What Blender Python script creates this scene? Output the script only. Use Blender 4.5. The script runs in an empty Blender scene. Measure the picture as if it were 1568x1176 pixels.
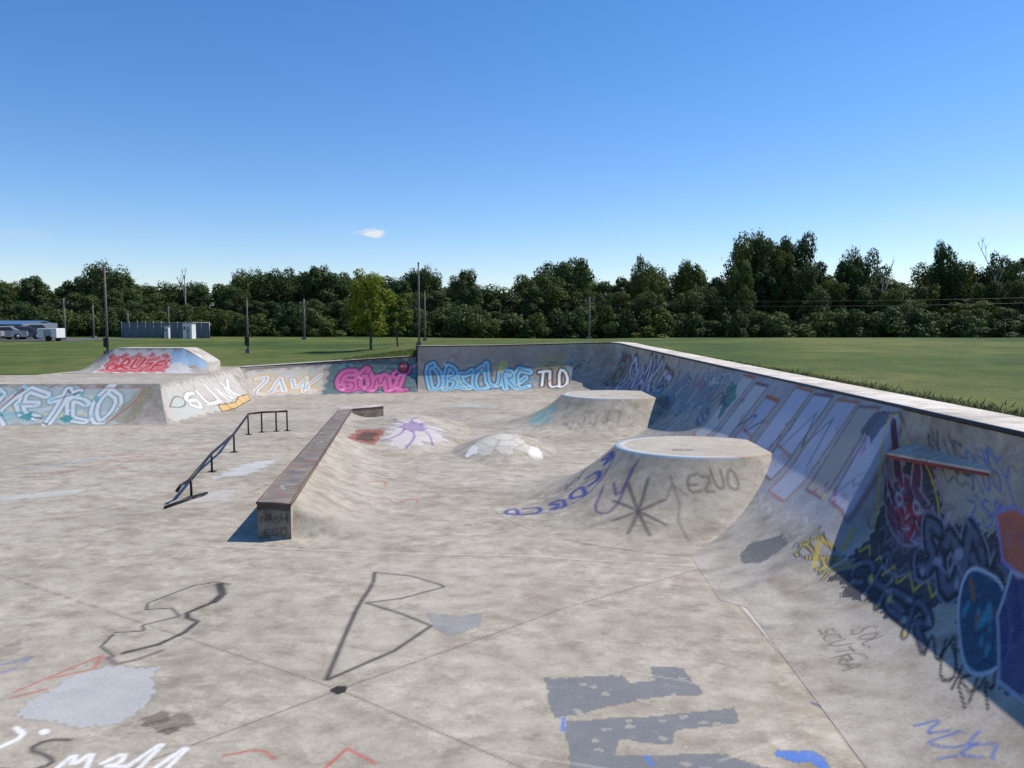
import bpy, math, random
import numpy as np
from mathutils import Vector
R=math.radians
random.seed(4); rng=np.random.default_rng(4)
scene=bpy.context.scene
scene.view_settings.view_transform='Standard'
scene.view_settings.look='None'
scene.view_settings.exposure=0
COL=scene.collection

# ---------------------------------------------------------------- helpers
def mk(name,verts,faces,mat=None,col=None,smooth=False,parent=None):
    me=bpy.data.meshes.new(name)
    verts=np.asarray(verts,dtype=np.float32)
    if isinstance(faces,np.ndarray):
        m,k=faces.shape
        me.vertices.add(len(verts)); me.vertices.foreach_set('co',verts.ravel())
        me.loops.add(m*k); me.loops.foreach_set('vertex_index',faces.astype(np.int32).ravel())
        me.polygons.add(m); me.polygons.foreach_set('loop_start',np.arange(0,m*k,k,dtype=np.int32))
        try: me.polygons.foreach_set('loop_total',np.full(m,k,dtype=np.int32))
        except Exception: pass
        me.update(calc_edges=True)
    else:
        me.from_pydata([tuple(v) for v in verts.tolist()],[],faces); me.update()
    if smooth: me.polygons.foreach_set('use_smooth',np.ones(len(me.polygons),dtype=bool))
    if col is not None:
        ca=me.color_attributes.new('paint','FLOAT_COLOR','POINT')
        ca.data.foreach_set('color',col.astype(np.float32).ravel())
    if mat: me.materials.append(mat)
    ob=bpy.data.objects.new(name,me); COL.objects.link(ob)
    if parent: ob.parent=parent
    return ob
def gridfaces(nu,nv,wrap=False):
    i=np.arange(nu if wrap else nu-1)[:,None]; j=np.arange(nv-1)[None,:]
    a=i*nv+j; b=((i+1)%nu)*nv+j
    return np.stack([a,b,b+1,a+1],-1).reshape(-1,4)
def empty(name,loc=(0,0,0)):
    e=bpy.data.objects.new(name,None); e.location=loc; COL.objects.link(e); e.empty_display_size=.3; return e
def boxv(x0,x1,y0,y1,z0,z1):
    v=[(x0,y0,z0),(x1,y0,z0),(x1,y1,z0),(x0,y1,z0),(x0,y0,z1),(x1,y0,z1),(x1,y1,z1),(x0,y1,z1)]
    f=[[0,3,2,1],[4,5,6,7],[0,1,5,4],[1,2,6,5],[2,3,7,6],[3,0,4,7]]
    return v,f
def box(name,x0,x1,y0,y1,z0,z1,mat,parent=None,bev=0):
    v,f=boxv(x0,x1,y0,y1,z0,z1); o=mk(name,v,f,mat,parent=parent)
    if bev:
        b=o.modifiers.new('b','BEVEL'); b.width=bev; b.segments=2
    return o
def tube(name,pts,r,mat,parent=None,n=8,r2=None):
    pts=[Vector(p) for p in pts]; V=[];F=[]
    for i,p in enumerate(pts):
        t=(pts[min(i+1,len(pts)-1)]-pts[max(i-1,0)]).normalized()
        up=Vector((0,0,1)) if abs(t.z)<.9 else Vector((1,0,0))
        a=t.cross(up).normalized(); b=t.cross(a)
        rr=r if r2 is None else r+(r2-r)*i/(len(pts)-1)
        for k in range(n):
            an=2*math.pi*k/n; V.append(p+a*math.cos(an)*rr+b*math.sin(an)*rr)
    for i in range(len(pts)-1):
        for k in range(n):
            F.append([i*n+k,i*n+(k+1)%n,(i+1)*n+(k+1)%n,(i+1)*n+k])
    F.append(list(range(n))[::-1]); F.append([(len(pts)-1)*n+k for k in range(n)])
    return mk(name,[tuple(v) for v in V],F,mat,smooth=True,parent=parent)
def sstep(x): x=np.clip(x,0,1); return x*x*(3-2*x)

# ---------------------------------------------------------------- materials
def newmat(name,rough=.8,metal=0):
    m=bpy.data.materials.new(name); m.use_nodes=True
    nt=m.node_tree; b=nt.nodes['Principled BSDF']
    b.inputs['Roughness'].default_value=rough; b.inputs['Metallic'].default_value=metal
    b.inputs['Specular IOR Level'].default_value=.25
    return m,nt,b
def N(nt,t,**k):
    n=nt.nodes.new(t)
    for a,v in k.items(): setattr(n,a,v)
    return n
def noise(nt,vec,scale,detail=6,rough=.6,dist=0):
    n=N(nt,'ShaderNodeTexNoise'); n.inputs['Scale'].default_value=scale; n.inputs['Detail'].default_value=detail
    n.inputs['Roughness'].default_value=rough; n.inputs['Distortion'].default_value=dist
    nt.links.new(vec,n.inputs['Vector']); return n.outputs['Fac']
def ramp(nt,fac,stops):
    r=N(nt,'ShaderNodeValToRGB'); e=r.color_ramp.elements
    while len(e)<len(stops): e.new(.5)
    for s,(p,c) in zip(e,stops):
        s.position=p; s.color=(*c,1) if len(c)==3 else c
    nt.links.new(fac,r.inputs['Fac']); return r.outputs['Color']
def mix(nt,f,a,b,mode='MIX'):
    m=N(nt,'ShaderNodeMix',data_type='RGBA',blend_type=mode)
    for s,v in ((m.inputs[0],f),(m.inputs[6],a),(m.inputs[7],b)):
        if isinstance(v,(int,float)): s.default_value=v
        elif isinstance(v,tuple): s.default_value=(*v,1)
        else: nt.links.new(v,s)
    return m.outputs[2]
def math_(nt,op,a,b=None):
    m=N(nt,'ShaderNodeMath',operation=op)
    for s,v in zip(m.inputs,(a,b)):
        if v is None: continue
        if isinstance(v,(int,float)): s.default_value=v
        else: nt.links.new(v,s)
    return m.outputs[0]
def coords(nt,kind='Object'): return N(nt,'ShaderNodeTexCoord').outputs[kind]

def concrete(name,light=(.44,.395,.318),mid=(.37,.328,.26),dark=(.275,.238,.183),paint=True,wear=.35,blot=.55,joints=0):
    m,nt,b=newmat(name,.75)
    c=coords(nt)
    mp=N(nt,'ShaderNodeMapping'); nt.links.new(c,mp.inputs[0]); mp.inputs['Rotation'].default_value=(0,0,.35); mp.inputs['Scale'].default_value=(.9,1.15,1.0)
    big=noise(nt,mp.outputs[0],.35,4,.6)
    med=noise(nt,mp.outputs[0],3.0,5,.62)
    fine=noise(nt,c,26,4,.7)
    vfine=noise(nt,c,120,2,.7)
    base=ramp(nt,med,[(.32,dark),(.48,mid),(.64,light),(.78,tuple(min(1,x*1.13) for x in light))])
    bigc=ramp(nt,big,[(.32,(.76,.75,.73)),(.5,(1,1,1)),(.68,(1.12,1.12,1.14))])
    col=mix(nt,.9,base,bigc,'MULTIPLY')
    sc=noise(nt,mp.outputs[0],4.5,6,.70)
    scm=math_(nt,'MULTIPLY',ramp(nt,sc,[(.48,(0,0,0)),(.64,(blot,)*3)]),ramp(nt,noise(nt,c,.6,3,.6),[(.42,(.25,)*3),(.58,(1,1,1))]))
    col=mix(nt,scm,col,tuple(min(.8,x*1.38) for x in light))
    fc=ramp(nt,fine,[(.25,(.76,.74,.70)),(.5,(1,1,1)),(.8,(1.08,1.08,1.08))])
    col=mix(nt,.8,col,fc,'MULTIPLY')
    fc2=ramp(nt,vfine,[(.3,(.82,.81,.79)),(.5,(1,1,1)),(.75,(1.10,1.10,1.10))])
    col=mix(nt,.7,col,fc2,'MULTIPLY')
    sm=noise(nt,c,.9,5,.72,.5)
    sf=ramp(nt,sm,[(.52,(0,0,0)),(.70,(.6,.6,.6))])
    col=mix(nt,sf,col,(.22,.17,.115))
    if joints:
        s=N(nt,'ShaderNodeSeparateXYZ');nt.links.new(c,s.inputs[0])
        for ax in ((0,1) if joints==2 else (1,)):
            md=math_(nt,'PINGPONG',s.outputs[ax],1.5)
            j=ramp(nt,md,[(.0,(.75,.75,.75)),(.011,(.75,.75,.75)),(.016,(0,0,0))])
            col=mix(nt,j,col,(.16,.13,.10))
    if paint:
        at=N(nt,'ShaderNodeAttribute',attribute_name='paint')
        wf=noise(nt,c,9,5,.75)
        wr=ramp(nt,wf,[(.28,(1-wear,)*3),(.46,(1,1,1))])
        wr2=ramp(nt,vfine,[(.33,(1-wear*1.3,)*3),(.45,(1,1,1))])
        al=math_(nt,'MULTIPLY',at.outputs['Alpha'],wr); al=math_(nt,'MULTIPLY',al,wr2)
        pc=mix(nt,.45,at.outputs['Color'],fc,'MULTIPLY')
        col=mix(nt,al,col,pc)
    nt.links.new(col,b.inputs['Base Color'])
    bp=N(nt,'ShaderNodeBump'); bp.inputs['Strength'].default_value=.3; bp.inputs['Distance'].default_value=.015
    nt.links.new(fine,bp.inputs['Height']); nt.links.new(bp.outputs[0],b.inputs['Normal'])
    return m
def simple(name,c,rough=.6,metal=0,var=.25,scale=6):
    m,nt,b=newmat(name,rough,metal)
    f=noise(nt,coords(nt),scale,4,.65)
    col=ramp(nt,f,[(.3,tuple(x*(1-var) for x in c)),(.7,tuple(min(1,x*(1+var)) for x in c))])
    nt.links.new(col,b.inputs['Base Color']); return m
M_floor=concrete('floor_concrete')
M_wall=concrete('wall_concrete',light=(.42,.385,.33),mid=(.36,.325,.275),dark=(.26,.23,.195),blot=.3)
M_deck=concrete('deck_concrete',light=(.62,.57,.50),mid=(.52,.475,.41),dark=(.39,.345,.29),paint=False,blot=.3,joints=1)
M_ledge=concrete('ledge_concrete',light=(.30,.26,.20),mid=(.20,.17,.13),dark=(.09,.075,.06),blot=.3)
M_steel=simple('dark_steel',(.035,.033,.035),.45,.6)
M_rust=simple('ledge_edge_steel',(.14,.09,.08),.5,.5)
M_wood=simple('weathered_pole',(.17,.15,.13),.9)
M_galv=simple('galvanised',(.30,.31,.33),.5,.5)
M_white=simple('white_paint',(.7,.7,.68),.6)
M_bark=simple('bark',(.09,.07,.055),.9,scale=3)
M_dead=simple('dead_wood',(.22,.20,.18),.9)
M_tyre=simple('tyre',(.02,.02,.02),.8)
M_glass=simple('car_glass',(.03,.035,.04),.15)

# ---------------------------------------------------------------- paint engine (spray paint stored per vertex, in surface coordinates)
class Canvas:
    def __init__(s,U,V,share=None):
        s.U=U.ravel();s.V=V.ravel();n=len(s.U)
        if share: s.rgb=share.rgb;s.a=share.a
        else: s.rgb=np.zeros((n,3));s.a=np.zeros(n)
    def blend(s,idx,m,col):
        m=np.clip(m,0,1);na=s.a[idx]+(1-s.a[idx])*m
        w=(s.a[idx]*(1-m))[:,None]
        s.rgb[idx]=(s.rgb[idx]*w+np.array(col)[None,:]*m[:,None])/np.maximum(na,1e-6)[:,None]
        s.a[idx]=na
    def stroke(s,pts,w,col,al=1.,soft=.02,smooth=0,kx=1.,ky=1.):
        pts=[tuple(p) for p in pts]
        for _ in range(smooth):
            q=[pts[0]]
            for a,b in zip(pts[:-1],pts[1:]):
                q+= [(a[0]*.75+b[0]*.25,a[1]*.75+b[1]*.25),(a[0]*.25+b[0]*.75,a[1]*.25+b[1]*.75)]
            pts=q+[pts[-1]]
        P=np.array(pts);h=w/2+soft
        lo=P.min(0)-np.array([h*kx,h*ky]);hi=P.max(0)+np.array([h*kx,h*ky])
        idx=np.where((s.U>lo[0])&(s.U<hi[0])&(s.V>lo[1])&(s.V<hi[1]))[0]
        if len(idx)==0: return
        x=s.U[idx]/kx;y=s.V[idx]/ky;d=np.full(len(idx),1e9)
        for a,b in zip(P[:-1],P[1:]):
            ax,ay,bx,by=a[0]/kx,a[1]/ky,b[0]/kx,b[1]/ky
            L=(bx-ax)**2+(by-ay)**2+1e-12
            t=np.clip(((x-ax)*(bx-ax)+(y-ay)*(by-ay))/L,0,1)
            d=np.minimum(d,np.hypot(x-ax-t*(bx-ax),y-ay-t*(by-ay)))
        s.blend(idx,al*np.clip((w/2-d)/soft+.5,0,1),col)
    def poly(s,pts,col,al=1.,rag=0.,outline=None,ow=.03,soft=.02,kx=1,ky=1):
        P=np.array(pts);lo=P.min(0)-.1;hi=P.max(0)+.1
        idx=np.where((s.U>lo[0])&(s.U<hi[0])&(s.V>lo[1])&(s.V<hi[1]))[0]
        if len(idx)==0: return
        x=s.U[idx];y=s.V[idx]
        if rag:
            x=x+rag*(np.sin(y*13+1)+.5*np.sin(y*47+x*20));y=y+rag*(np.sin(x*11+2)+.5*np.sin(x*53))
        ins=np.zeros(len(idx),bool);n=len(P)
        for i in range(n):
            x1,y1=P[i];x2,y2=P[(i+1)%n]
            c=((y1>y)!=(y2>y))&(x<(x2-x1)*(y-y1)/((y2-y1) or 1e-9)+x1)
            ins^=c
        s.blend(idx[ins],np.full(ins.sum(),al),col)
        if outline: s.stroke(list(pts)+[pts[0]],ow,outline,1,soft,kx=kx,ky=ky)
    def colors(s): return np.concatenate([s.rgb,s.a[:,None]],1)
FONT={'A':[[(0,0),(.45,1),(.6,1),(1,0)],[(.2,.4),(.85,.35)]],
'B':[[(0,0),(0,1),(.7,.95),(.75,.6),(.1,.52),(.95,.42),(.9,.05),(0,0)]],
'C':[[(1,.85),(.6,1),(.1,.8),(0,.3),(.4,0),(1,.15)]],
'D':[[(0,0),(0,1),(.6,.95),(1,.5),(.7,.05),(0,0)]],
'E':[[(1,1),(0,.95),(0,0),(1,.05)],[(0,.5),(.8,.5)]],
'G':[[(1,.85),(.5,1),(.05,.75),(0,.25),(.4,0),(1,.1),(1,.5),(.55,.5)]],
'H':[[(0,0),(0,1)],[(1,0),(1,1)],[(0,.5),(1,.5)]],
'I':[[(.5,0),(.5,1)],[(.15,1),(.85,1)],[(.15,0),(.85,0)]],
'K':[[(0,0),(0,1)],[(1,1),(.05,.45),(1,0)]],
'L':[[(0,1),(.05,0),(1,.05)]],
'M':[[(0,0),(.1,1),(.5,.4),(.9,1),(1,0)]],
'N':[[(0,0),(.05,1),(.95,0),(1,1)]],
'O':[[(.5,1),(.05,.8),(0,.3),(.45,0),(.95,.2),(1,.75),(.5,1)]],
'R':[[(0,0),(0,1),(.8,.9),(.8,.55),(.1,.5),(1,0)]],
'S':[[(1,.9),(.5,1),(.05,.8),(.3,.55),(.9,.4),(.8,.08),(.3,0),(0,.15)]],
'T':[[(.5,0),(.5,1)],[(0,.95),(1,1)]],
'U':[[(0,1),(.05,.2),(.5,0),(.95,.2),(1,1)]],
'V':[[(0,1),(.5,0),(1,1)]],
'W':[[(0,1),(.25,0),(.5,.7),(.75,0),(1,1)]],
'Y':[[(0,1),(.5,.5),(1,1)],[(.5,.5),(.45,0)]],
'Z':[[(0,1),(1,.95),(0,.05),(1,0)]]}
def text(c,s,x0,y0,wd,ht,rnd,layers,skew=0,jit=.08,gap=.25,kx=1,ky=1,smooth=1,wob=.07,flick=None):
    n=len(s);cw=wd/(n+(n-1)*gap);G=[]
    for i,ch in enumerate(s):
        ox=x0+i*cw*(1+gap);hh=ht*rnd.uniform(.85,1.15);oy=y0+rnd.uniform(-jit,jit)*ht;sk=skew+rnd.uniform(-.15,.15)
        for st in FONT[ch]:
            G.append([(ox+(px+rnd.uniform(-wob,wob)+sk*py)*cw,oy+(py+rnd.uniform(-wob,wob))*hh) for px,py in st])
    for w,col,soft in layers:
        for g in G: c.stroke(g,w,col,1,soft,smooth=smooth,kx=kx,ky=ky)
    if flick:
        w0=layers[-1][0] if len(layers)==1 else layers[-2][0]
        for g in G:
            for _ in range(4):
                p=rnd.choice(g);q=(p[0]+rnd.uniform(-.25,.25)*cw,p[1]+rnd.uniform(-.12,.12)*ht)
                c.stroke([p,q],w0*rnd.uniform(.15,.5),rnd.choice(flick),.8,.03)
BLK=(.02,.02,.022);WHT=(.75,.75,.74)
def scribble(c,x0,y0,wd,ht,n,rnd,w,col,al=.9,soft=.02,kx=1,ky=1):
    pts=[(x0+wd*(i/(n-1))+rnd.uniform(-.08,.08)*wd,y0+rnd.random()*ht) for i in range(n)]
    c.stroke(pts,w,col,al,soft,smooth=2,kx=kx,ky=ky)

# ---------------------------------------------------------------- floor
PADS=[(3.35,13.9,1.45,1.25,1.0,2.3),(3.35,24.9,1.7,1.6,.95,2.4)]
def height(x,y):
    z=np.zeros_like(x)
    ax,ay,bx,by=-3.3,11.3,-5.05,24.2
    L=math.hypot(bx-ax,by-ay);tx,ty=(bx-ax)/L,(by-ay)/L
    s=(x-ax)*tx+(y-ay)*ty; d=(x-ax)*ty-(y-ay)*tx
    e=sstep(s/.35)*(1-sstep((s-12.5)/1.2))*(d>-.3)
    r=.47*np.clip(1-np.maximum(d,0)/1.6,0,1)**1.9*e
    z=np.maximum(z,r)
    def mound(cx,cy,rx,ry,h,p=1.6):
        q=np.clip(1-((x-cx)/rx)**2-((y-cy)/ry)**2,0,1); return h*q**p
    a=mound(-3.3,22.4,2.1,4.2,.50,1.3)
    z=np.sqrt(z*z+a*a)
    z=z+mound(-.2,19.5,1.35,1.9,.42,1.3)
    return z
def axis(lo,hi,f):
    a=[lo]
    while a[-1]<hi: a.append(a[-1]+f(a[-1]))
    return np.array(a)
xs=axis(-30,6.0,lambda x:.018 if -4.6<x<3.2 else (.045 if -11<x<-4.6 or x>=3.2 else .15))
ys=axis(-1,38,lambda y:.3 if y<4.6 else max(.016,.0040*y))
X,Y=np.meshgrid(xs,ys,indexing='ij')
def paint_floor(c):
    rnd=random.Random(3)
    seam=(.12,.095,.07)
    for pts in ([(-7.6,10.3),(-6,9.3),(-1.52,6.54),(.08,5.34),(1.2,4.5)],[(-3.9,4.75),(-2.76,5.34),(-1.52,6.54),(.6,8.5),(2.6,10.0)]):
        c.stroke(pts,.014,seam,.9,.016)
    c.stroke([(-4.6,11.0),(-4.3,10.95),(-1.7,10.62),(.15,10.47),(2.6,10.0)],.035,(.66,.62,.55),.7,.03)
    c.stroke([(-4.6,10.95),(-4.3,10.90),(-1.7,10.57),(.15,10.42),(2.6,9.95)],.014,seam,.7,.02)
    c.stroke([(2.6,10),(2.66,6.9),(2.6,5.3),(2.5,3)],.03,(.66,.64,.6),.7,.03)
    c.stroke([(2.56,10),(2.62,6.9),(2.56,5.3),(2.46,3)],.012,seam,.8,.02)
    for pts in ([(-11,17.5),(-6.2,16.5)],[(-11,21.5),(-7,21.2)],[(-8.5,10.5),(-9.5,24)],[(-7,28),(2.5,28)],[(-4,26),(-4.2,36)]):
        c.stroke(pts,.02,seam,.5,.03)
    th=np.linspace(0,2*math.pi,20)
    c.poly([(-1.52+.075*math.cos(t),6.54+.075*math.sin(t)) for t in th],(.015,.013,.012))
    # black pennant
    c.stroke([(-1.68,6.74),(-1.73,7.8),(-1.76,8.62),(-1.72,9.3),(-1.78,9.75)],.05,BLK,.9,.04,smooth=1)
    c.stroke([(-1.78,9.75),(-1.3,9.62),(-.9,9.3),(-.83,9.2),(-.95,9.1),(-1.3,8.8),(-1.68,8.66)],.035,BLK,.9,.03)
    c.stroke([(-1.68,8.66),(-1.2,8.3),(-.86,7.98),(-.9,7.9),(-1.16,7.35),(-1.66,6.74)],.045,BLK,.9,.04)
    c.poly([(-.95,8.35),(-.55,8.25),(-.32,8.35),(-.35,7.95),(-.62,7.7),(-.85,7.95)],(.22,.225,.24),.7,.01)
    # left arrow / figure
    c.stroke([(-3.92,9.25),(-4.2,8.65),(-4.12,8.45),(-3.86,8.5),(-3.66,8.25),(-3.95,8.0),(-3.86,7.85),(-4.14,7.8),(-4.1,7.45),(-3.85,7.22)],.03,BLK,.9,.025)
    c.stroke([(-3.92,9.25),(-3.7,9.38),(-3.5,9.3)],.03,BLK,.9,.025)
    c.stroke([(-3.62,9.3),(-3.45,8.95),(-3.45,8.7)],.10,BLK,.9,.04)
    c.stroke([(-3.45,8.7),(-3.62,8.35),(-3.55,8.2),(-3.4,8.1),(-3.42,7.8),(-3.55,7.5),(-3.8,7.3)],.06,BLK,.9,.03)
    c.stroke([(-3.9,7.2),(-3.75,7.05),(-3.6,7.15),(-3.45,7.35)],.06,(.12,.08,.09),.8,.04)
    c.poly([(-4.12,6.12),(-4.05,6.75),(-3.85,6.98),(-3.32,7.02),(-3.2,6.6),(-3.05,6.3),(-3.2,5.9),(-3.8,5.98)],(.43,.45,.46),.7,.03)
    g=(.145,.16,.18)
    c.poly([(.3,6.75),(1.02,6.82),(1.05,6.68),(1.28,6.7),(1.3,6.98),(1.6,6.98),(1.66,6.45),(1.2,6.4),(.74,6.2),(.33,6.05)],g,.88,.008)
    c.poly([(.43,6.0),(1.3,6.1),(1.87,6.22),(1.82,5.98),(1.3,5.85),(1.22,5.66),(.83,5.72),(.75,5.5),(1.6,5.52),(1.9,5.3),(1.9,4.8),(.42,4.9)],g,.88,.008)
    for k in range(26):
        x,y=rnd.uniform(.4,1.7),rnd.uniform(5.3,6.8);c.poly([(x+.05*math.cos(t)*rnd.uniform(.3,1.2),y+.04*math.sin(t)*rnd.uniform(.3,1.2)) for t in np.linspace(0,6.28,9)],(.42,.39,.32),.6)
    c.poly([(1.95,5.5),(2.0,5.58),(2.15,5.56),(2.25,5.58),(2.32,5.48),(2.3,5.3),(2.24,5.28),(2.2,5.42),(2.1,5.40)],(.05,.17,.55),.9,.004)
    c.stroke([(1.0,5.5),(1.02,5.38)],.03,(.05,.17,.55),.9)
    c.stroke([(.42,6.05),(.4,5.85)],.03,(.05,.17,.55),.9); c.stroke([(2.55,6.3),(2.65,6.15)],.04,(.05,.06,.15),.8)
    # writing bottom-left
    c.stroke([(-3.42,5.72),(-3.6,5.72),(-3.66,5.58),(-3.45,5.5),(-3.35,5.4),(-3.5,5.28),(-3.7,5.33)],.04,BLK,.85,.03,smooth=1)
    for lt in ([(-3.3,5.3),(-3.27,5.55),(-3.2,5.35),(-3.15,5.57),(-3.08,5.33)],[(-3.0,5.4),(-2.9,5.55),(-2.86,5.4),(-2.98,5.36),(-2.84,5.36)],[(-2.8,5.35),(-2.66,5.75),(-2.7,5.35)],[(-2.6,5.3),(-2.45,5.7),(-2.5,5.3)]):
        c.stroke(lt,.04,(.8,.8,.78),.9,.03,smooth=1)
    c.stroke([(-3.95,5.9),(-3.8,5.78),(-3.9,5.6),(-3.98,5.5)],.05,(.8,.8,.78),.9,.03,smooth=1);c.stroke([(-3.7,5.85),(-3.68,5.83)],.07,(.8,.8,.78),.9,.03)
    red=(.45,.05,.04);blu=(.06,.15,.45)
    c.stroke([(-4.35,6.5),(-3.98,7.25),(-3.9,6.95),(-4.2,6.75)],.025,red,.8,.025);c.stroke([(-4.3,6.4),(-4.1,6.55)],.025,red,.8,.025)
    c.stroke([(-4.9,6.95),(-4.65,7.2),(-4.62,6.98),(-4.85,6.7)],.025,blu,.8,.025)
    c.stroke([(-2.15,5.5),(-1.9,5.6),(-1.75,5.45)],.025,red,.8,.025,smooth=1)
    c.stroke([(-1.35,5.35),(-1.25,5.6),(-1.0,5.4)],.03,red,.8,.025)
    for p,w,cl in (([(-10.5,18.5),(-9.4,18.8),(-8.7,19.6),(-8.0,19.7)],.06,red),([(-10.2,17.6),(-9.0,17.9),(-8.0,18.2),(-7.6,18.1)],.06,(.35,.12,.12)),([(-9.9,17.9),(-8.6,18.7),(-7.9,18.9)],.05,red),
                   ([(-10.9,16.9),(-10.2,17.6),(-9.9,18.6)],.08,(.12,.3,.45)),([(-9.5,15.4),(-8.9,15.2),(-9.1,14.6)],.05,(.35,.12,.12)),([(-10.4,16.3),(-9.6,16.6),(-9.0,17.4),(-8.6,16.9)],.05,(.4,.1,.1)),
                   ([(-2.6,13.6),(-2.3,14.0),(-2.1,13.6),(-1.8,14.1),(-1.7,13.7)],.03,red),([(-2.9,15),(-2.6,15.6),(-2.5,15.0)],.035,red),([(-5.0,14.5),(-4.9,15.3)],.03,BLK),([(-7.2,20),(-6.6,20.4),(-6.4,20.0)],.05,(.2,.18,.17))):
        c.stroke(p,w,cl,.75,.05,smooth=1)
    c.poly([(-9.6,14.2),(-8.4,14.9),(-8.2,14.4),(-9.5,13.7)],(.55,.62,.6),.35,.05)
    c.poly([(-6.3,15.6),(-5.6,16.5),(-5.5,18.5),(-6.2,17.5)],(.6,.62,.64),.5,.08)
    c.poly([(-5.9,13.6),(-5.2,13.9),(-5.3,14.8),(-5.9,14.6)],(.58,.58,.58),.35,.05)
    for (x,y,a,b_,al) in ((-2.75,5.98,.2,.12,.6),(-2.9,6.05,.12,.1,.6),(-2.7,5.85,.08,.05,.7),(2.72,6.7,.05,.13,.7),(2.8,6.45,.03,.1,.6),(2.78,6.85,.10,.03,.6),(3.1,6.95,.2,.02,.6),(-5.0,7.3,.12,.25,.35),(3.0,6.0,.1,.05,.4)):
        c.poly([(x+a*math.cos(t)*(1+.3*math.sin(3*t+x)),y+b_*math.sin(t)*(1+.3*math.cos(4*t))) for t in th],(.07,.05,.035),al,.01)
    for i in range(90):
        x,y=rnd.uniform(-9,2.4),rnd.uniform(5,22);a=rnd.uniform(-.4,1.0);l=rnd.uniform(.2,1.2)
        c.stroke([(x,y),(x+l*math.cos(a),y+l*math.sin(a))],rnd.uniform(.008,.02)*(1 if y<12 else 2),rnd.choice([(.62,.58,.5),(.14,.11,.09),(.62,.58,.5)]),.45,.03)
    # red/brown square, octopus, turtle
    c.poly([(-4.15,19.2),(-3.45,19.2),(-3.4,20.6),(-4.15,20.6)],(.28,.07,.04),.85,.03)
    c.poly([(-4.02,19.4),(-3.6,19.4),(-3.55,20.3),(-4.02,20.3)],(.05,.03,.025),.8,.05)
    c.poly([(-3.3,19.6),(-2.8,18.9),(-2.3,19.8),(-1.7,20.5),(-2.0,21.6),(-3,22.3),(-3.3,21)],(.60,.57,.58),.6,.12)
    pur=(.15,.07,.28)
    c.poly([(-3.1,20.9),(-2.75,20.5),(-2.4,20.8),(-2.45,21.6),(-2.9,21.9)],pur,.6,.06)
    for k in range(8):
        an=k*.8
        x,y=-2.75+.25*math.cos(an),21.1+.4*math.sin(an)
        c.stroke([(x,y),(x+.3*math.cos(an+.6),y+.7*math.sin(an+.6)),(x+.65*math.cos(an),y+1.4*math.sin(an)-.2)],.05,pur,.85,.05,smooth=2)
    cx,cy=-.2,19.2
    gry=(.30,.26,.19)
    for k in range(12):
        x,y=cx+rnd.uniform(-.75,.75),cy+rnd.uniform(-.9,.9)
        c.poly([(x+.26*math.cos(t),y+.38*math.sin(t)) for t in np.linspace(0,5.2,6)],(.60,.57,.50),.65,.03)
    for r_ in (.32,.68):
        c.stroke([(cx+r_*math.cos(t),cy+1.2*r_*math.sin(t)) for t in np.linspace(0,6.283,7)],.035,gry,.8,.04)
    for k in range(6):
        t=k*1.047+.2; c.stroke([(cx+.32*math.cos(t),cy+.38*math.sin(t)),(cx+.85*math.cos(t),cy+1.1*math.sin(t))],.035,gry,.8,.04)
    for sx in (-.8,.75): c.poly([(cx+sx-.12,cy-1.0),(cx+sx+.2,cy-.9),(cx+sx+.1,cy-.3),(cx+sx-.1,cy-.4)],(.74,.72,.68),.9,.03)
    # near pad: asterisk, tags
    ax,ay=2.0,12.0
    for k in range(4):
        t=k*math.pi/4+.15; dx,dy=.42*math.cos(t),.72*math.sin(t)
        c.stroke([(ax-dx,ay-dy),(ax+dx,ay+dy)],.055,(.05,.05,.055),.85,.05)
    blue=(.03,.045,.24)
    P=[(1.80,13.55),(1.55,13.2),(1.25,12.95),(.9,12.8),(.5,12.75),(.1,12.8),(-.2,12.9)]
    for i,(x,y) in enumerate(P[:-1]):
        x2,y2=P[i+1];u=(x-x2)*.75
        a=[[(x,y),(x-.02,y+.34),(x-u,y+.28),(x-u*.2,y+.12),(x-u,y-.02),(x,y)],[(x-u,y+.34),(x-.02,y+.3),(x-.02,y),(x-u,y-.02)],[(x,y),(x-.02,y+.34),(x-u*.8,y+.30),(x-u,y+.05),(x,y-.02)]][i%3]
        c.stroke(a,.08,blue,.9,.035,smooth=1)
    c.stroke([(a,b_-.06) for a,b_ in P],.035,blue,.75,.03,smooth=1)
    pu=(.10,.05,.16)
    c.stroke([(1.55,12.9),(1.32,12.35),(1.5,12.1),(1.75,12.35),(2.0,12.9),(2.15,13.0)],.05,pu,.85,.04,smooth=1)
    c.stroke([(1.72,12.85),(1.72,12.45),(2.05,12.9)],.05,pu,.85,.04,smooth=1)
    c.stroke([(.75,13.55),(1.0,13.75),(.95,13.5),(1.2,13.9),(1.2,13.7),(1.35,14.1)],.045,(.05,.04,.12),.75,.04)
    text(c,'EZUO',2.85,12.15,.8,.3,rnd,[(.035,(.12,.11,.09),.04)])
    c.stroke([(2.6,12.5),(2.65,12.0),(2.55,11.6),(2.6,11.0)],.04,(.12,.1,.09),.6,.04)
    c.stroke([(2.45,12.1),(2.6,12.35),(2.8,12.1)],.04,(.12,.1,.09),.6,.04)
    c.stroke([(.4,17.2),(.8,17.6),(1.1,18.3)],.05,(.3,.28,.25),.5,.05)
    c.poly([(.5,23.6),(1.0,23.2),(1.5,24.2),(1.0,24.8),(.6,24.4)],(.12,.36,.35),.7,.1)
    c.stroke([(.4,23.8),(.9,23.4),(1.3,24.3),(.7,24.2)],.09,(.5,.35,.4),.5,.06,smooth=1)
    for k in range(5):
        c.stroke([(1.6+.35*k,22.9-.1*k),(1.7+.35*k,22.4),(1.85+.35*k,22.9)],.05,(.12,.11,.10),.55,.05)
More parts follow.
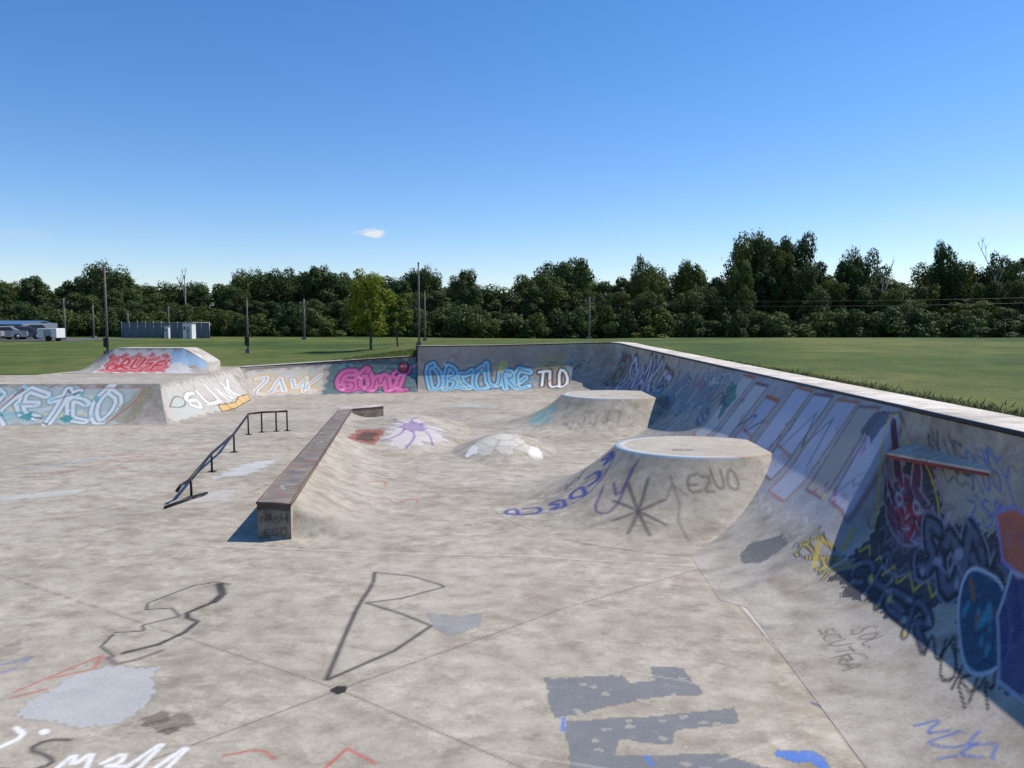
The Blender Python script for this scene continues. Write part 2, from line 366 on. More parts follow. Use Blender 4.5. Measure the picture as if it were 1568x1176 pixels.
    c.poly([(-2.6,30),(-1.2,29.6),(-.4,30.5),(-1.8,31)],(.35,.48,.5),.35,.05)
cf=Canvas(X,Y); paint_floor(cf)
P=np.stack([X,Y,height(X,Y)],-1).reshape(-1,3)
floor=mk('skatepark_floor',P,gridfaces(len(xs),len(ys)),M_floor,cf.colors(),True)

# ---------------------------------------------------------------- volcano pads
for (cx,cy,rx,ry,top,run) in PADS:
    na=460; lev=[('t',r) for r in np.linspace(0.0,1,26)]+[('d',d) for d in np.concatenate([[.012],np.linspace(.03,run,100)])]
    th=np.linspace(0,2*math.pi,na,endpoint=False); C,S=np.cos(th),np.sin(th); rows=[]
    for k,v in lev:
        if k=='t': rows.append(np.stack([cx+rx*v*C,cy+ry*v*S,np.full(na,top)],-1))
        else: rows.append(np.stack([cx+(rx+v)*C,cy+(ry+v)*S,np.full(na,.003+(top-.003)*(1-v/run)**2.35)],-1))
    G=np.stack(rows,1)
    c=Canvas(G[...,0],G[...,1])
    rim=[(cx+rx*.97*math.cos(t),cy+ry*.97*math.sin(t)) for t in np.linspace(0,2*math.pi,80)]
    c.poly(rim,(.53,.48,.40),.4)
    paint_floor(c)
    c.stroke([(cx+rx*.99*math.cos(t),cy+ry*.99*math.sin(t)) for t in np.linspace(2.0,5.0,50)],.07,(.24,.44,.60),.9,.03)
    c.stroke([(cx+rx*.93*math.cos(t),cy+ry*.93*math.sin(t)) for t in np.linspace(2.0,5.0,50)],.05,(.66,.66,.64),.7,.03)
    c.stroke([(cx+rx*.99*math.cos(t),cy+ry*.99*math.sin(t)) for t in np.linspace(4.6,6.0,30)],.05,(.55,.28,.16),.7,.03)
    c.poly([(cx-.35+.2*math.cos(t),cy-.45+.12*math.sin(t)) for t in np.linspace(0,6.28,16)],(.10,.08,.06),.8,.02)
    c.poly([(cx-.35+.1*math.cos(t),cy-.45+.06*math.sin(t)) for t in np.linspace(0,6.28,16)],(.45,.42,.36),.8,.02)
    mk('concrete_volcano_pad',G.reshape(-1,3),gridfaces(na,len(lev),True),M_floor,c.colors(),True)

# ---------------------------------------------------------------- perimeter walls (lofted quarter pipes and banks)
SN=math.sin(R(87))
def prof(t):
    th=t*R(87)
    us=np.sin(th)/SN
    q=np.stack([us,(1-np.cos(th))/(1-math.cos(R(87)))],-1)
    w=np.where(us<.68,.44*(us/.68)**2,.44+(us-.68)*.56/.32)
    u=t*1.0
    return q,np.stack([us,w],-1),np.stack([u,u**1.25],-1)
def loft(name,st,ds,nv,paint,mat=M_wall,deck=True,coping=True):
    st=np.array(st,dtype=float); seg=np.hypot(np.diff(st[:,2]),np.diff(st[:,3]))
    seg=np.maximum(seg,np.hypot(np.diff(st[:,0]),np.diff(st[:,1])));cum=np.concatenate([[0],np.cumsum(seg)])
    if callable(ds):
        s=[0]
        while s[-1]<cum[-1]: s.append(s[-1]+ds(s[-1]))
        s=np.clip(np.array(s),0,cum[-1])
    else: s=np.linspace(0,cum[-1],int(cum[-1]/ds)+2)
    s=np.unique(np.concatenate([s,cum]))
    I=np.stack([np.interp(s,cum,st[:,k]) for k in range(st.shape[1])],-1)
    t=np.linspace(0,1,nv); q,b1,b2=prof(t)
    UW=I[:,7,None,None]*q+I[:,8,None,None]*b1+I[:,9,None,None]*b2
    u,w=UW[...,0],UW[...,1]
    G=np.stack([I[:,0,None]+(I[:,2]-I[:,0])[:,None]*u,I[:,1,None]+(I[:,3]-I[:,1])[:,None]*u,.003+I[:,4,None]*w],-1)
    T=np.broadcast_to(t[None,:],G.shape[:2])
    col=paint(G,T)
    e=empty(name)
    mk('face',G.reshape(-1,3),gridfaces(len(s),nv),mat,col,True,parent=e)
    if deck:
        top=I[:,2:5].copy();top[:,2]+=.004
        out=np.stack([I[:,5],I[:,6],I[:,4]-.0],-1); dn=out.copy();dn[:,2]-=.6
        D=np.stack([top,out,dn],1)
        mk('deck',D.reshape(-1,3),gridfaces(len(s),3),M_deck,None,False,parent=e)
    if coping:
        k=max(1,len(s)//120); pl_=[(p[0],p[1],p[2]-.02) for p in I[::k,2:5]]
        tube('coping',pl_,.032,M_steel,parent=e,n=6)
    return e
def Xo(y): return float(np.interp(y,[0,16,26,33],[4.9,4.9,4.54,4.22]))
def rst(y,kq,run=2.5,yb=None):
    x=Xo(y);z=float(np.interp(y,[0,16,26,33],[2.12,2.12,2.2,2.27]));o=.031*y
    yb=y if yb is None else yb
    return (x-run+.031*yb,yb,x+o,y,z,x+.8+o,y,kq,1-kq,0)
right=[rst(-2,1),rst(7.0,1),rst(9.95,1,yb=8.5),rst(10.2,0,2.75,yb=8.75),rst(14,0,2.75,yb=13.2),rst(18,0,2.6),rst(23,1,2.3),rst(28,1,2.1),rst(31,1,2.0)]
right+=[(3.15,33.2,5.24,33.3,2.27,6.02,33.8,1,0,0),(2.9,35.0,5.2,36.5,2.32,6.0,37.2,1,0,0),(2.4,36.0,4.8,38.0,2.34,5.6,38.9,1,0,0),(1.6,36.6,3.9,38.7,2.30,4.2,39.5,1,0,0)]
def paint_right(G,T):
    rnd=random.Random(8)
    c=Canvas(G[...,1]/1.12,T*3.0)
    d=Canvas(G[...,1]/1.12-(T*3.0-1.9)*1.2,T*3.0,share=c)     # slanted mural coordinates near the hip
    b=Canvas(G[...,1]/1.12,3.0*np.sin(T*R(87))/SN,share=c)      # coordinates across the straight bank
    th=np.linspace(0,2*math.pi,40)
    orange=(.44,.14,.05)
    b.poly([(9.1,2.97),(8.1,1.62),(13,1.5),(16,1.75),(16,2.97)],(.38,.41,.50),.45,.04)
    y=8.98;i=0
    while y<15.6:
        w=.46+.035*(y-8)+rnd.uniform(0,.15);b0=1.64+rnd.choice([0,.0,.14,.28]);tp=rnd.choice([2.93,2.93,2.86,2.7]);sk=-.42+.1*(y-9)
        pc=rnd.choice([(.54,.58,.70),(.48,.52,.66),(.64,.64,.69),(.42,.46,.60),(.56,.56,.57),(.40,.37,.33)])
        P=[(y,tp),(y+sk,b0),(y+sk+w,b0+rnd.uniform(-.04,.06)),(y+w,tp+rnd.uniform(-.05,.02))]
        b.poly(P,pc,rnd.uniform(.55,.95),.012,outline=orange if rnd.random()<.7 else (.20,.10,.11),ow=rnd.uniform(.025,.045)+.003*i,soft=.035)
        if rnd.random()<.5:
            m0=rnd.uniform(2.0,2.4); b.stroke([(y+sk*.5,m0),(y+sk*.5+w,m0+.05)],.035,orange,.8,.03)
        for _ in range(4):
            if rnd.random()<.75: scribble(b,y+rnd.uniform(-.2,.5)*w,rnd.uniform(1.7,2.5),-.35,.3,5,rnd,rnd.uniform(.012,.03),rnd.choice([(.07,.08,.14),(.4,.12,.3),(.12,.14,.2),(.3,.3,.36),(.55,.2,.1)]),.75,.025)
        y+=w+rnd.uniform(.03,.3);i+=1
    b.stroke([(11.6,2.15),(11.25,2.7),(10.9,2.3),(10.6,2.7),(10.3,2.15)],.03,(.06,.07,.12),.85,.03)
    b.stroke([(14.0,2.2),(13.4,2.5),(13.6,2.1),(13.0,2.4)],.04,(.06,.07,.12),.85,.03,smooth=1)
    b.poly([(9.15,2.6),(9.2,2.88),(9.65,2.9),(9.6,2.65)],(.09,.10,.14),.85,.02)
    for k in range(7): b.stroke([(8.95+.1*k,1.95+.06*(k%3)),(8.97+.1*k,1.97+.06*(k%3))],.05,rnd.choice([(.6,.5,.1),(.4,.1,.3),(.4,.1,.1)]),.9,.02)
    # green / teal tags
    c.poly([(15.9,1.5),(15.9,2.9),(22,2.9),(22,1.5)],(.24,.29,.36),.5,.08)
    text(c,'KNOWL',21.5,1.55,-5.3,.9,rnd,[(.30,(.09,.12,.15),.06),(.16,(.28,.36,.46),.06),(.05,(.06,.08,.1),.05)],wob=.12)
    c.poly([(15.2,1.6),(15.3,2.1),(16.1,2.4),(16.2,2.1),(15.9,1.8)],(.04,.20,.17),.85,.06)
    for k in range(4): c.stroke([(16.5+k*.4,1.6),(16.9+k*.4,2.7)],.05,(.05,.16,.15),.7,.05)
    text(c,'SNAKE',29.5,1.3,-7.0,1.3,rnd,[(.5,(.07,.08,.11),.06),(.22,(.38,.36,.50),.06),(.06,(.6,.6,.66),.05)],wob=.12)
    c.poly([(29.6,1.3),(29.6,2.7),(32,2.7),(32,1.2)],(.05,.07,.08),.85,.08)
    text(c,'GO',31.8,1.4,-2.0,1.1,rnd,[(.4,(.28,.06,.05),.06),(.16,(.08,.33,.22),.06)])
    # black ground of the rabbit piece (sits right of the bank edge)
    c.poly([(7.95,.9),(8.35,1.5),(8.62,2.0),(8.78,2.5),(8.5,2.6),(7.9,2.3),(7.58,2.0),(6.7,2.1),(6.28,1.77),(6.4,1.4),(6.62,1.03),(7.07,.93),(7.5,.85)],(.033,.03,.045),.92,.05)
    def B(dx,dy): return (8.1+1.5*dx,1.92+.85*dy)
    pts=[B(.36*math.cos(t)*(1+.08*math.sin(5*t)),.36*math.sin(t)*(1+.08*math.cos(4*t))) for t in th]
    d.poly(pts,(.15,.055,.085),.95,.015,outline=(.30,.22,.28),ow=.03)
    d.poly([B(-.02+.2*math.cos(t),-.05+.2*math.sin(t)*(1+.2*math.sin(3*t))) for t in th],(.36,.03,.045),.9,.02)
    for k_ in range(60):
        a=rnd.uniform(0,6.28);r_=rnd.uniform(.05,.36);x,y=B(r_*math.cos(a),r_*math.sin(a))
        d.stroke([(x,y),(x+rnd.uniform(-.14,.14),y+rnd.uniform(-.1,.1)),(x+rnd.uniform(-.14,.14),y+rnd.uniform(-.1,.1))],.022,rnd.choice([BLK,(.26,.2,.28),(.42,.36,.42),BLK,(.34,.04,.05)]),.9,.02)
    for e_ in (.13,-.13): d.stroke([B(e_+.05*math.cos(t),.08+.06*math.sin(t)) for t in th],.025,(.46,.42,.46),.9,.02)
    for sx,ti in ((.14,.06),(-.12,-.06)):
        ear=[B(sx+.08,.3),B(sx+ti+.10,.5),B(sx+ti,.76),B(sx+ti*.6-.08,.55),B(sx-.07,.3)]
        d.poly(ear,(.13,.045,.07),.95); d.stroke(ear,.028,(.48,.35,.40),.9,.025,smooth=1)
    yel=(.55,.43,.05)
    d.stroke([B(.44,-.4),B(.44,0),B(.38,.35),B(.28,.7),B(.0,.86),B(-.28,.7),B(-.42,.3),B(-.45,-.1),B(-.3,-.42)],.035,yel,.9,.025,smooth=2)
    d.stroke([B(-.5,-.4),B(-.52,0),B(-.48,.37),B(-.32,.74),B(0,.92)],.025,(.4,.1,.3),.8,.025,smooth=1)
    zz=[B(.62-.1*i,-.55-(.16 if i%2 else 0)-.10*math.sin(i*.3)) for i in range(13)]
    d.stroke(zz,.026,yel,.9,.02)
    # black pieces beside and below
    text(d,'SOBG',7.75,1.5,-1.5,.42,rnd,[(.24,(.28,.28,.36),.04),(.20,(.022,.022,.03),.03),(.09,(.12,.12,.17),.05)],wob=.16,flick=[(.34,.34,.42),BLK,(.2,.2,.26)])
    text(d,'CHER',8.85,.98,-1.6,.26,rnd,[(.13,(.022,.022,.03),.03),(.05,(.13,.13,.18),.04)],wob=.18,flick=[(.36,.36,.42),BLK,(.5,.42,.1)])
    for k_ in range(22): scribble(d,rnd.uniform(6.6,8.9),rnd.uniform(1.0,1.8),-.4,.2,5,rnd,.02,rnd.choice([(.3,.3,.37),BLK,(.2,.16,.22)]),.8,.02)
    text(c,'WEAK',8.7,.85,-.75,.3,rnd,[(.09,(.36,.36,.40),.03),(.06,(.03,.03,.04),.02),(.02,(.5,.42,.1),.02)],wob=.12)
    c.stroke([(8.5,1.4),(8.35,1.2),(8.45,1.05),(8.2,.85)],.03,yel,.8,.02)
    text(d,'NOKR',7.2,.85,-.9,.26,rnd,[(.028,BLK,.02)],wob=.2)
    d.stroke([(6.9,1.15),(6.75,.95),(6.5,.9),(6.4,1.2)],.028,BLK,.9,.02,smooth=1)
    text(c,'SOL',6.75,.62,-.35,.16,rnd,[(.013,(.1,.09,.08),.02)],wob=.15)
    text(c,'SCUTE',6.9,.42,-.65,.13,rnd,[(.013,(.1,.09,.08),.02)],wob=.15)
    text(c,'RA',6.35,.35,-.25,.13,rnd,[(.013,(.1,.09,.08),.02)])
    blue=(.05,.12,.42)
    text(c,'NUY',5.2,.45,-.5,.2,rnd,[(.018,blue,.02)],wob=.15);scribble(c,4.95,.6,-.3,.2,6,rnd,.018,blue)
    text(d,'SKUS',7.5,2.5,-.75,.3,rnd,[(.028,(.05,.06,.07),.025)],wob=.18)
    text(d,'RUSY',6.75,2.4,-.7,.32,rnd,[(.02,blue,.025)],wob=.18)
    text(d,'ZSS',6.9,2.1,-.6,.22,rnd,[(.016,blue,.02)],wob=.15);scribble(d,6.8,2.15,-.5,.2,7,rnd,.016,blue)
    scribble(d,7.3,2.3,-.6,.3,7,rnd,.018,(.06,.07,.09));scribble(d,6.5,2.6,-.4,.25,6,rnd,.025,blue)
    # character at the right edge
    d.poly([(6.62+.36*math.cos(t)*(1+.1*math.sin(2*t)),1.42+.36*math.sin(t)*(1+.08*math.sin(3*t))) for t in th],(.02,.07,.13),.95,.01,outline=(.5,.55,.62),ow=.03)
    for k_ in range(16):
        a=rnd.uniform(0,6.28);r_=rnd.uniform(0,.24);x,y=6.62+r_*math.cos(a),1.42+r_*math.sin(a)
        d.stroke([(x,y),(x+rnd.uniform(-.08,.08),y+rnd.uniform(-.14,.14))],.05,rnd.choice([(.03,.19,.27),(.04,.26,.34),(.02,.06,.1),(.3,.12,.05)]),.9,.03)
    d.poly([(6.2,1.85),(6.42,1.9),(6.45,2.25),(6.15,2.35),(5.8,2.3),(5.8,1.9)],(.50,.12,.05),.9,.02,outline=(.25,.22,.5),ow=.035)
    d.poly([(6.3,1.1),(6.45,1.5),(6.3,1.85),(5.6,1.9),(5.5,1.1)],(.04,.05,.16),.9,.03,outline=(.4,.42,.5),ow=.03)
    # lower bank: grey buff block and small tags
    c.poly([(8.65,.55),(8.8,.85),(9.1,.88),(9.35,.6),(9.1,.45),(8.8,.4)],(.10,.115,.12),.85,.008)
    text(b,'WHIZ',9.2,1.25,-.6,.24,rnd,[(.02,(.14,.12,.1),.03)],wob=.15)
    for i in range(14):
        scribble(b,rnd.uniform(9,14),rnd.uniform(1.2,1.6),-.6,.22,6,rnd,.018,rnd.choice([(.62,.62,.62),(.15,.13,.12),(.3,.3,.42)]),.6,.03)
    b.poly([(8.6,1.35),(8.7,1.6),(15,1.62),(15,1.4)],(.50,.48,.47),.25,.04)
    for i in range(50):
        y=rnd.uniform(16.5,29);cc=rnd.choice([(.05,.22,.19),(.07,.07,.09),(.35,.38,.5),(.2,.08,.2),(.5,.5,.56),(.06,.06,.08),(.4,.1,.08)])
        scribble(c,y,rnd.uniform(1.2,2.4),-1.1,.6,6,rnd,rnd.uniform(.03,.07),cc,.75,.05)
    for i in range(26):
        y=rnd.uniform(6.4,8.4);scribble(c,y,rnd.uniform(1.9,2.7),-.3,.22,5,rnd,.012,rnd.choice([BLK,(.3,.3,.36),(.08,.1,.3)]),.5,.02)
    return c.colors()
def dsr(s):
    y=s-2
    return .2 if y<5 else max(.019,.0030*y)
loft('right_quarter_pipe',right,dsr,150,paint_right)

far=[(-11.0,33.4,-12.3,34.7,1.28,-12.6,35.9,0,0,1),(-9.0,34.7,-9.6,36.0,1.42,-9.8,37.0,.5,0,.5),(-4.45,36.2,-4.62,37.5,1.70,-4.7,38.5,1,0,0)]
far2=[(-4.45,36.2,-4.6,37.5,2.17,-4.7,38.3,1,0,0),(-1.2,36.5,-1.0,37.9,2.2,-1.0,38.8,1,0,0),(1.6,36.6,3.9,38.7,2.30,4.2,39.5,1,0,0)]
def pf(G,T):
    rnd=random.Random(5);c=Canvas(G[...,0],T*2.4)
    c.poly([(-8.7,.15),(-8.6,2.3),(-4.5,2.3),(-4.5,.25)],(.035,.11,.13),.85,.06)
    for i in range(36): scribble(c,rnd.uniform(-8.6,-5),rnd.uniform(.2,2),.5,.3,4,rnd,.09,rnd.choice([(.04,.26,.34),(.02,.05,.08),(.12,.4,.45),(.5,.2,.35)]),.8,.06)
    text(c,'GOMI',-8.1,.6,3.0,1.15,rnd,[(.58,(.03,.02,.05),.05),(.44,(.50,.09,.27),.05),(.05,(.10,.01,.06),.04)],wob=.16,flick=[(.68,.28,.48),(.30,.03,.16),(.60,.15,.36)])
    c.poly([(-5.25+.28*math.cos(t),1.9+.28*math.sin(t)) for t in np.linspace(0,6.28,20)],(.02,.02,.03),.95)
    c.poly([(-5.25+.2*math.cos(t),1.92+.2*math.sin(t)) for t in np.linspace(0,6.28,20)],(.5,.04,.07),.95)
    for e_ in (-.07,.07): c.stroke([(-5.25+e_,1.95),(-5.25+e_,1.97)],.07,WHT,.9,.03)
    c.poly([(-12,.2),(-11.9,2.1),(-8.8,2.2),(-8.8,.3)],(.58,.54,.45),.65,.07)
    for i in range(20): scribble(c,rnd.uniform(-11.6,-9.2),rnd.uniform(.4,1.6),.5,.3,4,rnd,.08,rnd.choice([(.62,.42,.12),(.66,.66,.62),(.45,.55,.62)]),.7,.06)
    text(c,'ZAVK',-11.5,.5,2.5,1.1,rnd,[(.34,(.60,.33,.10),.06),(.22,(.68,.68,.64),.05),(.05,(.25,.3,.4),.04)],wob=.2,flick=[(.6,.5,.2),(.35,.45,.55)])
    c.stroke([(-12,2.25),(-8.7,2.3),(-4.6,2.35)],.12,(.07,.065,.06),.7,.06)
    return c.colors()
loft('back_left_quarter_pipe',far,.033,66,pf)
def pf2(G,T):
    rnd=random.Random(9);c=Canvas(G[...,0],T*3.0)
    c.poly([(-4.4,2.2),(-4.4,2.95),(2.5,2.95),(2.5,2.2)],(.30,.28,.25),.6,.05)
    for i in range(50): scribble(c,rnd.uniform(-4.2,.8),rnd.uniform(.4,1.9),.5,.3,4,rnd,.09,rnd.choice([(.10,.33,.48),(.3,.55,.62),(.5,.52,.3),(.5,.55,.58),(.06,.12,.2)]),.7,.06)
    text(c,'OBSCURE',-4.0,.7,4.9,1.2,rnd,[(.46,(.04,.08,.15),.06),(.33,(.26,.54,.68),.05),(.05,(.05,.08,.15),.04)],wob=.18,flick=[(.66,.70,.68),(.10,.30,.52),(.55,.55,.25),(.45,.66,.72)])
    c.poly([(-.9,1.95),(-.5,2.4),(-.1,2.0),(-.5,1.8)],(.5,.48,.1),.7,.05)
    c.stroke([(-3.2,2.35),(-2.9,2.62),(-2.6,2.3)],.05,(.35,.12,.08),.7,.05)
    text(c,'TLD',1.25,.75,1.5,.95,rnd,[(.30,(.02,.02,.02),.04),(.13,(.82,.82,.80),.04)],skew=.2)
    c.poly([(1.3,1.9),(1.4,2.6),(2.8,2.6),(2.6,1.9)],(.38,.34,.16),.6,.08)
    for q in ((2.9,2.0),(3.2,1.4)):
        c.stroke([(q[0]+.18*math.cos(t),q[1]+.25*math.sin(t)) for t in np.linspace(0,6.28,16)],.08,(.12,.35,.5),.9,.05)
    for i in range(8): scribble(c,rnd.uniform(1.5,3.4),rnd.uniform(.6,2),.5,.4,5,rnd,.06,rnd.choice([(.05,.2,.1),(.4,.06,.05),BLK,(.1,.3,.45)]),.8,.05)
    return c.colors()
wall2=loft('back_quarter_pipe',far2,.03,80,pf2)
box('wall_step_end',-4.66,-4.6,37.35,38.3,1.4,2.19,M_wall,wall2)

left=[(-30,24.0,-30,25.5,1.2,-30,29.6,0,0,1),(-11.0,24.4,-11.8,25.7,1.22,-12.2,25.75,0,0,1)]
hip=[(-11.0,24.4,-11.8,25.7,1.22,-12.1,25.7,0,0,1),(-10.4,29,-12.0,30.3,1.24,-12.2,30.3,0,0,1),(-11.0,33.4,-12.3,34.7,1.28,-12.6,34.8,0,0,1)]
def pl(G,T):
    rnd=random.Random(6);c=Canvas(G[...,0],T*1.9)
    c.poly([(-18.5,.12),(-18.5,1.8),(-12.2,1.8),(-12.6,.12)],(.44,.54,.54),.65,.05)
    for i in range(36): scribble(c,rnd.uniform(-18,-13.2),rnd.uniform(.2,1.4),.6,.3,4,rnd,.12,rnd.choice([(.62,.68,.68),(.18,.46,.56),(.45,.6,.58),(.6,.6,.35)]),.7,.06)
    text(c,'SKETCO',-17.8,.35,4.9,1.1,rnd,[(.38,(.06,.20,.24),.06),(.31,(.66,.70,.70),.05),(.04,(.05,.12,.16),.05)],wob=.22,flick=[(.04,.34,.38),(.72,.74,.72),(.30,.55,.62),(.06,.08,.1)])
    for x,y in ((-15.9,.45),(-14.6,.35),(-16.9,.5)): c.poly([(x,y),(x+.25,y+.3),(x+.5,y+.1),(x+.3,y-.15)],(.02,.26,.28),.9,.04)
    c.poly([(-13.2,.2),(-12.4,1.8),(-11.9,1.7),(-12.2,.3)],(.27,.24,.13),.6,.05)
    c.stroke([(-14.4,1.75),(-12.25,1.75),(-12.4,1.2),(-13.0,.2)],.05,(.42,.08,.05),.8,.05)
    c.stroke([(-16.3,1.7),(-17.2,.2)],.06,(.5,.08,.06),.8,.05)
    return c.colors()
loft('left_bank',left,.033,60,pl,deck=False,coping=False)
def ph(G,T):
    rnd=random.Random(16);c=Canvas(G[...,1],T*2.1)
    c.poly([(24.8,.15),(25.2,1.95),(33,1.95),(32.5,.3)],(.56,.54,.48),.5,.06)
    c.poly([(25.0,.1),(26.0,1.7),(27.6,1.2),(27.4,.4)],(.42,.48,.43),.6,.05)
    text(c,'SUNK',26.6,.65,5.2,.9,rnd,[(.26,(.05,.05,.05),.05),(.20,(.70,.68,.64),.05)],wob=.2,flick=[(.5,.5,.46),(.7,.7,.68)])
    c.poly([(28,.1),(28.4,.55),(30,.45),(31,.65),(32.5,.6),(32,.2)],(.62,.38,.10),.85,.05,outline=BLK,ow=.05)
    for k in range(4): c.stroke([(28.8+k*.9,.15),(29.0+k*.9,.6)],.05,BLK,.8,.04)
    c.stroke([(25.4,1.0),(26.2,1.5),(26.8,1.2),(26.2,.8),(25.4,1.0)],.05,BLK,.9,.04,smooth=2)
    return c.colors()
loft('hip_bank',hip,.035,60,ph,deck=False,coping=False)
dk=[(-30,25.5),(-11.8,25.7),(-12.0,30.3),(-12.3,34.7),(-12.6,36.2),(-18.6,36),(-18.8,30.2),(-30,29.7)]
n=len(dk); V=[(x,y,1.222 if i not in(2,3,4) else 1.25) for i,(x,y) in enumerate(dk)]+[(x,y,.5) for x,y in dk]
mk('upper_deck',V,[list(range(n))]+[[i,i+n,(i+1)%n+n,(i+1)%n] for i in range(n)],M_floor,np.tile(np.array([0,0,0,0.]),(2*n,1)))

def curved_ramp():
    e=empty('red_graffiti_ramp')
    x0,x1=-18.2,-12.9;ns,nv=190,50
    s=np.linspace(0,1,ns)[:,None];t=np.linspace(0,1,nv)[None,:]
    flare=np.clip((s-.8)/.2,0,1); fl0=np.clip((.26-s)/.26,0,1)
    H=.98*(1-.62*flare**1.2)*(1-.93*fl0**1.1)
    u=np.sin(t*R(70))/math.sin(R(70));w=(1-np.cos(t*R(70)))/(1-math.cos(R(70)))
    bx=x0+(x1-x0)*s+.8*flare*(1-u)
    G=np.stack([bx+0*t,31.0+u*1.6+0*s,1.238+H*w],-1)
    c=Canvas(np.broadcast_to(s*5.3,G.shape[:2]),np.broadcast_to(t*1.8,G.shape[:2]))
    rnd=random.Random(2)
    c.poly([(1.0,.1),(1.15,1.75),(4.4,1.75),(4.9,.1)],(.58,.58,.58),.75,.05)
    c.poly([(1.2,.25),(1.25,1.5),(3.8,1.5),(4.0,.3)],(.48,.05,.06),.85,.08)
    for i in range(30): scribble(c,rnd.uniform(1.2,3.5),rnd.uniform(.3,1.2),.5,.3,4,rnd,.06,rnd.choice([(.60,.30,.32),(.5,.04,.05),(.5,.04,.05),(.62,.5,.5),(.4,.03,.04)]),.8,.05)
    text(c,'ORUZE',1.4,.5,2.3,.7,rnd,[(.18,(.60,.42,.44),.04),(.13,(.48,.03,.04),.04)],wob=.2)
    c.poly([(3.9,1.1),(3.8,1.75),(5.3,1.75),(5.2,1.0)],(.20,.40,.60),.7,.05)
    scribble(c,4.0,.3,1.0,.6,6,rnd,.05,(.4,.4,.45),.8)
    mk('face',G.reshape(-1,3),gridfaces(ns,nv),M_wall,c.colors(),True,parent=e)
    top=G[:,-1,:];bk=top.copy();bk[:,1]+=1.4;dn=bk.copy();dn[:,2]=1.0
    D=np.stack([top+np.array([0,0,.003]),bk,dn],1); mk('platform',D.reshape(-1,3),gridfaces(ns,3),M_deck,parent=e)
    for k in (0,-1):
        pr=G[k]; bot=pr.copy();bot[:,2]=1.2
        D=np.stack([pr,bot],1);mk('side',D.reshape(-1,3),gridfaces(nv,2),M_wall,np.zeros((nv*2,4)),parent=e)
        b=[top[k],bk[k],(bk[k][0],bk[k][1],1.1),(top[k][0],top[k][1],1.1)];mk('side_back',b,[[0,1,2,3]],M_deck,parent=e)
curved_ramp()

# ---------------------------------------------------------------- ledge
led=empty('grind_ledge')
fp=[(-3.82,11.35),(-3.3,11.3),(-5.05,24.2),(-4.2,25.0),(-4.3,25.6),(-5.5,24.9)]
zt=.55
def ledge_mesh():
    V=[];F=[];U=[]
    pts=fp+[fp[0]]
    for i in range(6):
        a,b=pts[i],pts[i+1];L=math.hypot(b[0]-a[0],b[1]-a[1]);res=.012 if i==0 else .04;m=max(4,int(L/res));k=40 if i==0 else 14
        base=len(V)
        for j in range(m+1):
            for q in range(k+1):
                V.append((a[0]+(b[0]-a[0])*j/m,a[1]+(b[1]-a[1])*j/m,-.02+(zt+.02)*q/k)); U.append((i*20+L*j/m,zt*q/k))
        for j in range(m):
            for q in range(k):
                v=base+j*(k+1)+q;F.append([v,v+k+1,v+k+2,v+1])
    U=np.array(U);c=Canvas(U[:,0],U[:,1]);rnd=random.Random(1)
    c.poly([(0,.44),(0,.6),(.6,.6),(.6,.44)],(.05,.04,.035),.8,.01)
    text(c,'NASH',.06,.26,.4,.11,rnd,[(.012,BLK,.012)]);text(c,'EGO',.1,.06,.35,.11,rnd,[(.012,BLK,.012)])
    c.poly([(20,.0),(20,.5),(34,.5),(34,0)],(.48,.43,.35),.75)
    for k in range(9):
        scribble(c,20.4+1.3*k,.15,.7,.3,5,rnd,.03,rnd.choice([BLK,(.45,.05,.05),(.06,.1,.3),BLK]),.8)
    mk('sides',V,np.array(F),M_ledge,c.colors(),parent=led)
    a=np.array(fp[0]+(zt,));b=np.array(fp[1]+(zt,));c2=np.array(fp[2]+(zt,));d=np.array((-5.42,23.9,zt))
    m,k=520,24
    s=np.linspace(0,1,m)[:,None,None];t=np.linspace(0,1,k)[None,:,None]
    G=(a*(1-s)+d*s)*(1-t)+(b*(1-s)+c2*s)*t
    cc=Canvas(np.broadcast_to(s[...,0]*13,(m,k)),np.broadcast_to(t[...,0]*.5,(m,k)))
    cc.poly([(0,0),(0,.5),(13,.5),(13,0)],(.20,.165,.14),.5,.0)
    for q in range(20): scribble(cc,.4+.6*q,.1,.4,.3,5,rnd,.022,rnd.choice([(.45,.06,.06),(.55,.55,.6),BLK,(.1,.15,.4),BLK]),.8)
    mk('top',G.reshape(-1,3),gridfaces(m,k),M_ledge,cc.colors(),parent=led)
    tri=[(-5.42,23.9),(-5.05,24.2),(-4.2,25.0),(-4.3,25.6),(-5.5,24.9)]
    mk('arm_top',[(x,y,zt) for x,y in tri],[[0,1,2,3,4]],M_deck,parent=led)
ledge_mesh()
for nm,p,q in (('edge_left',fp[0],(-5.42,23.9)),('edge_right',fp[1],fp[2]),('edge_front',fp[0],fp[1]),('edge_arm',fp[2],fp[3])):
    tube(nm,[(p[0],p[1],zt-.012),(q[0],q[1],zt-.012)],.02,M_rust,led,n=6)

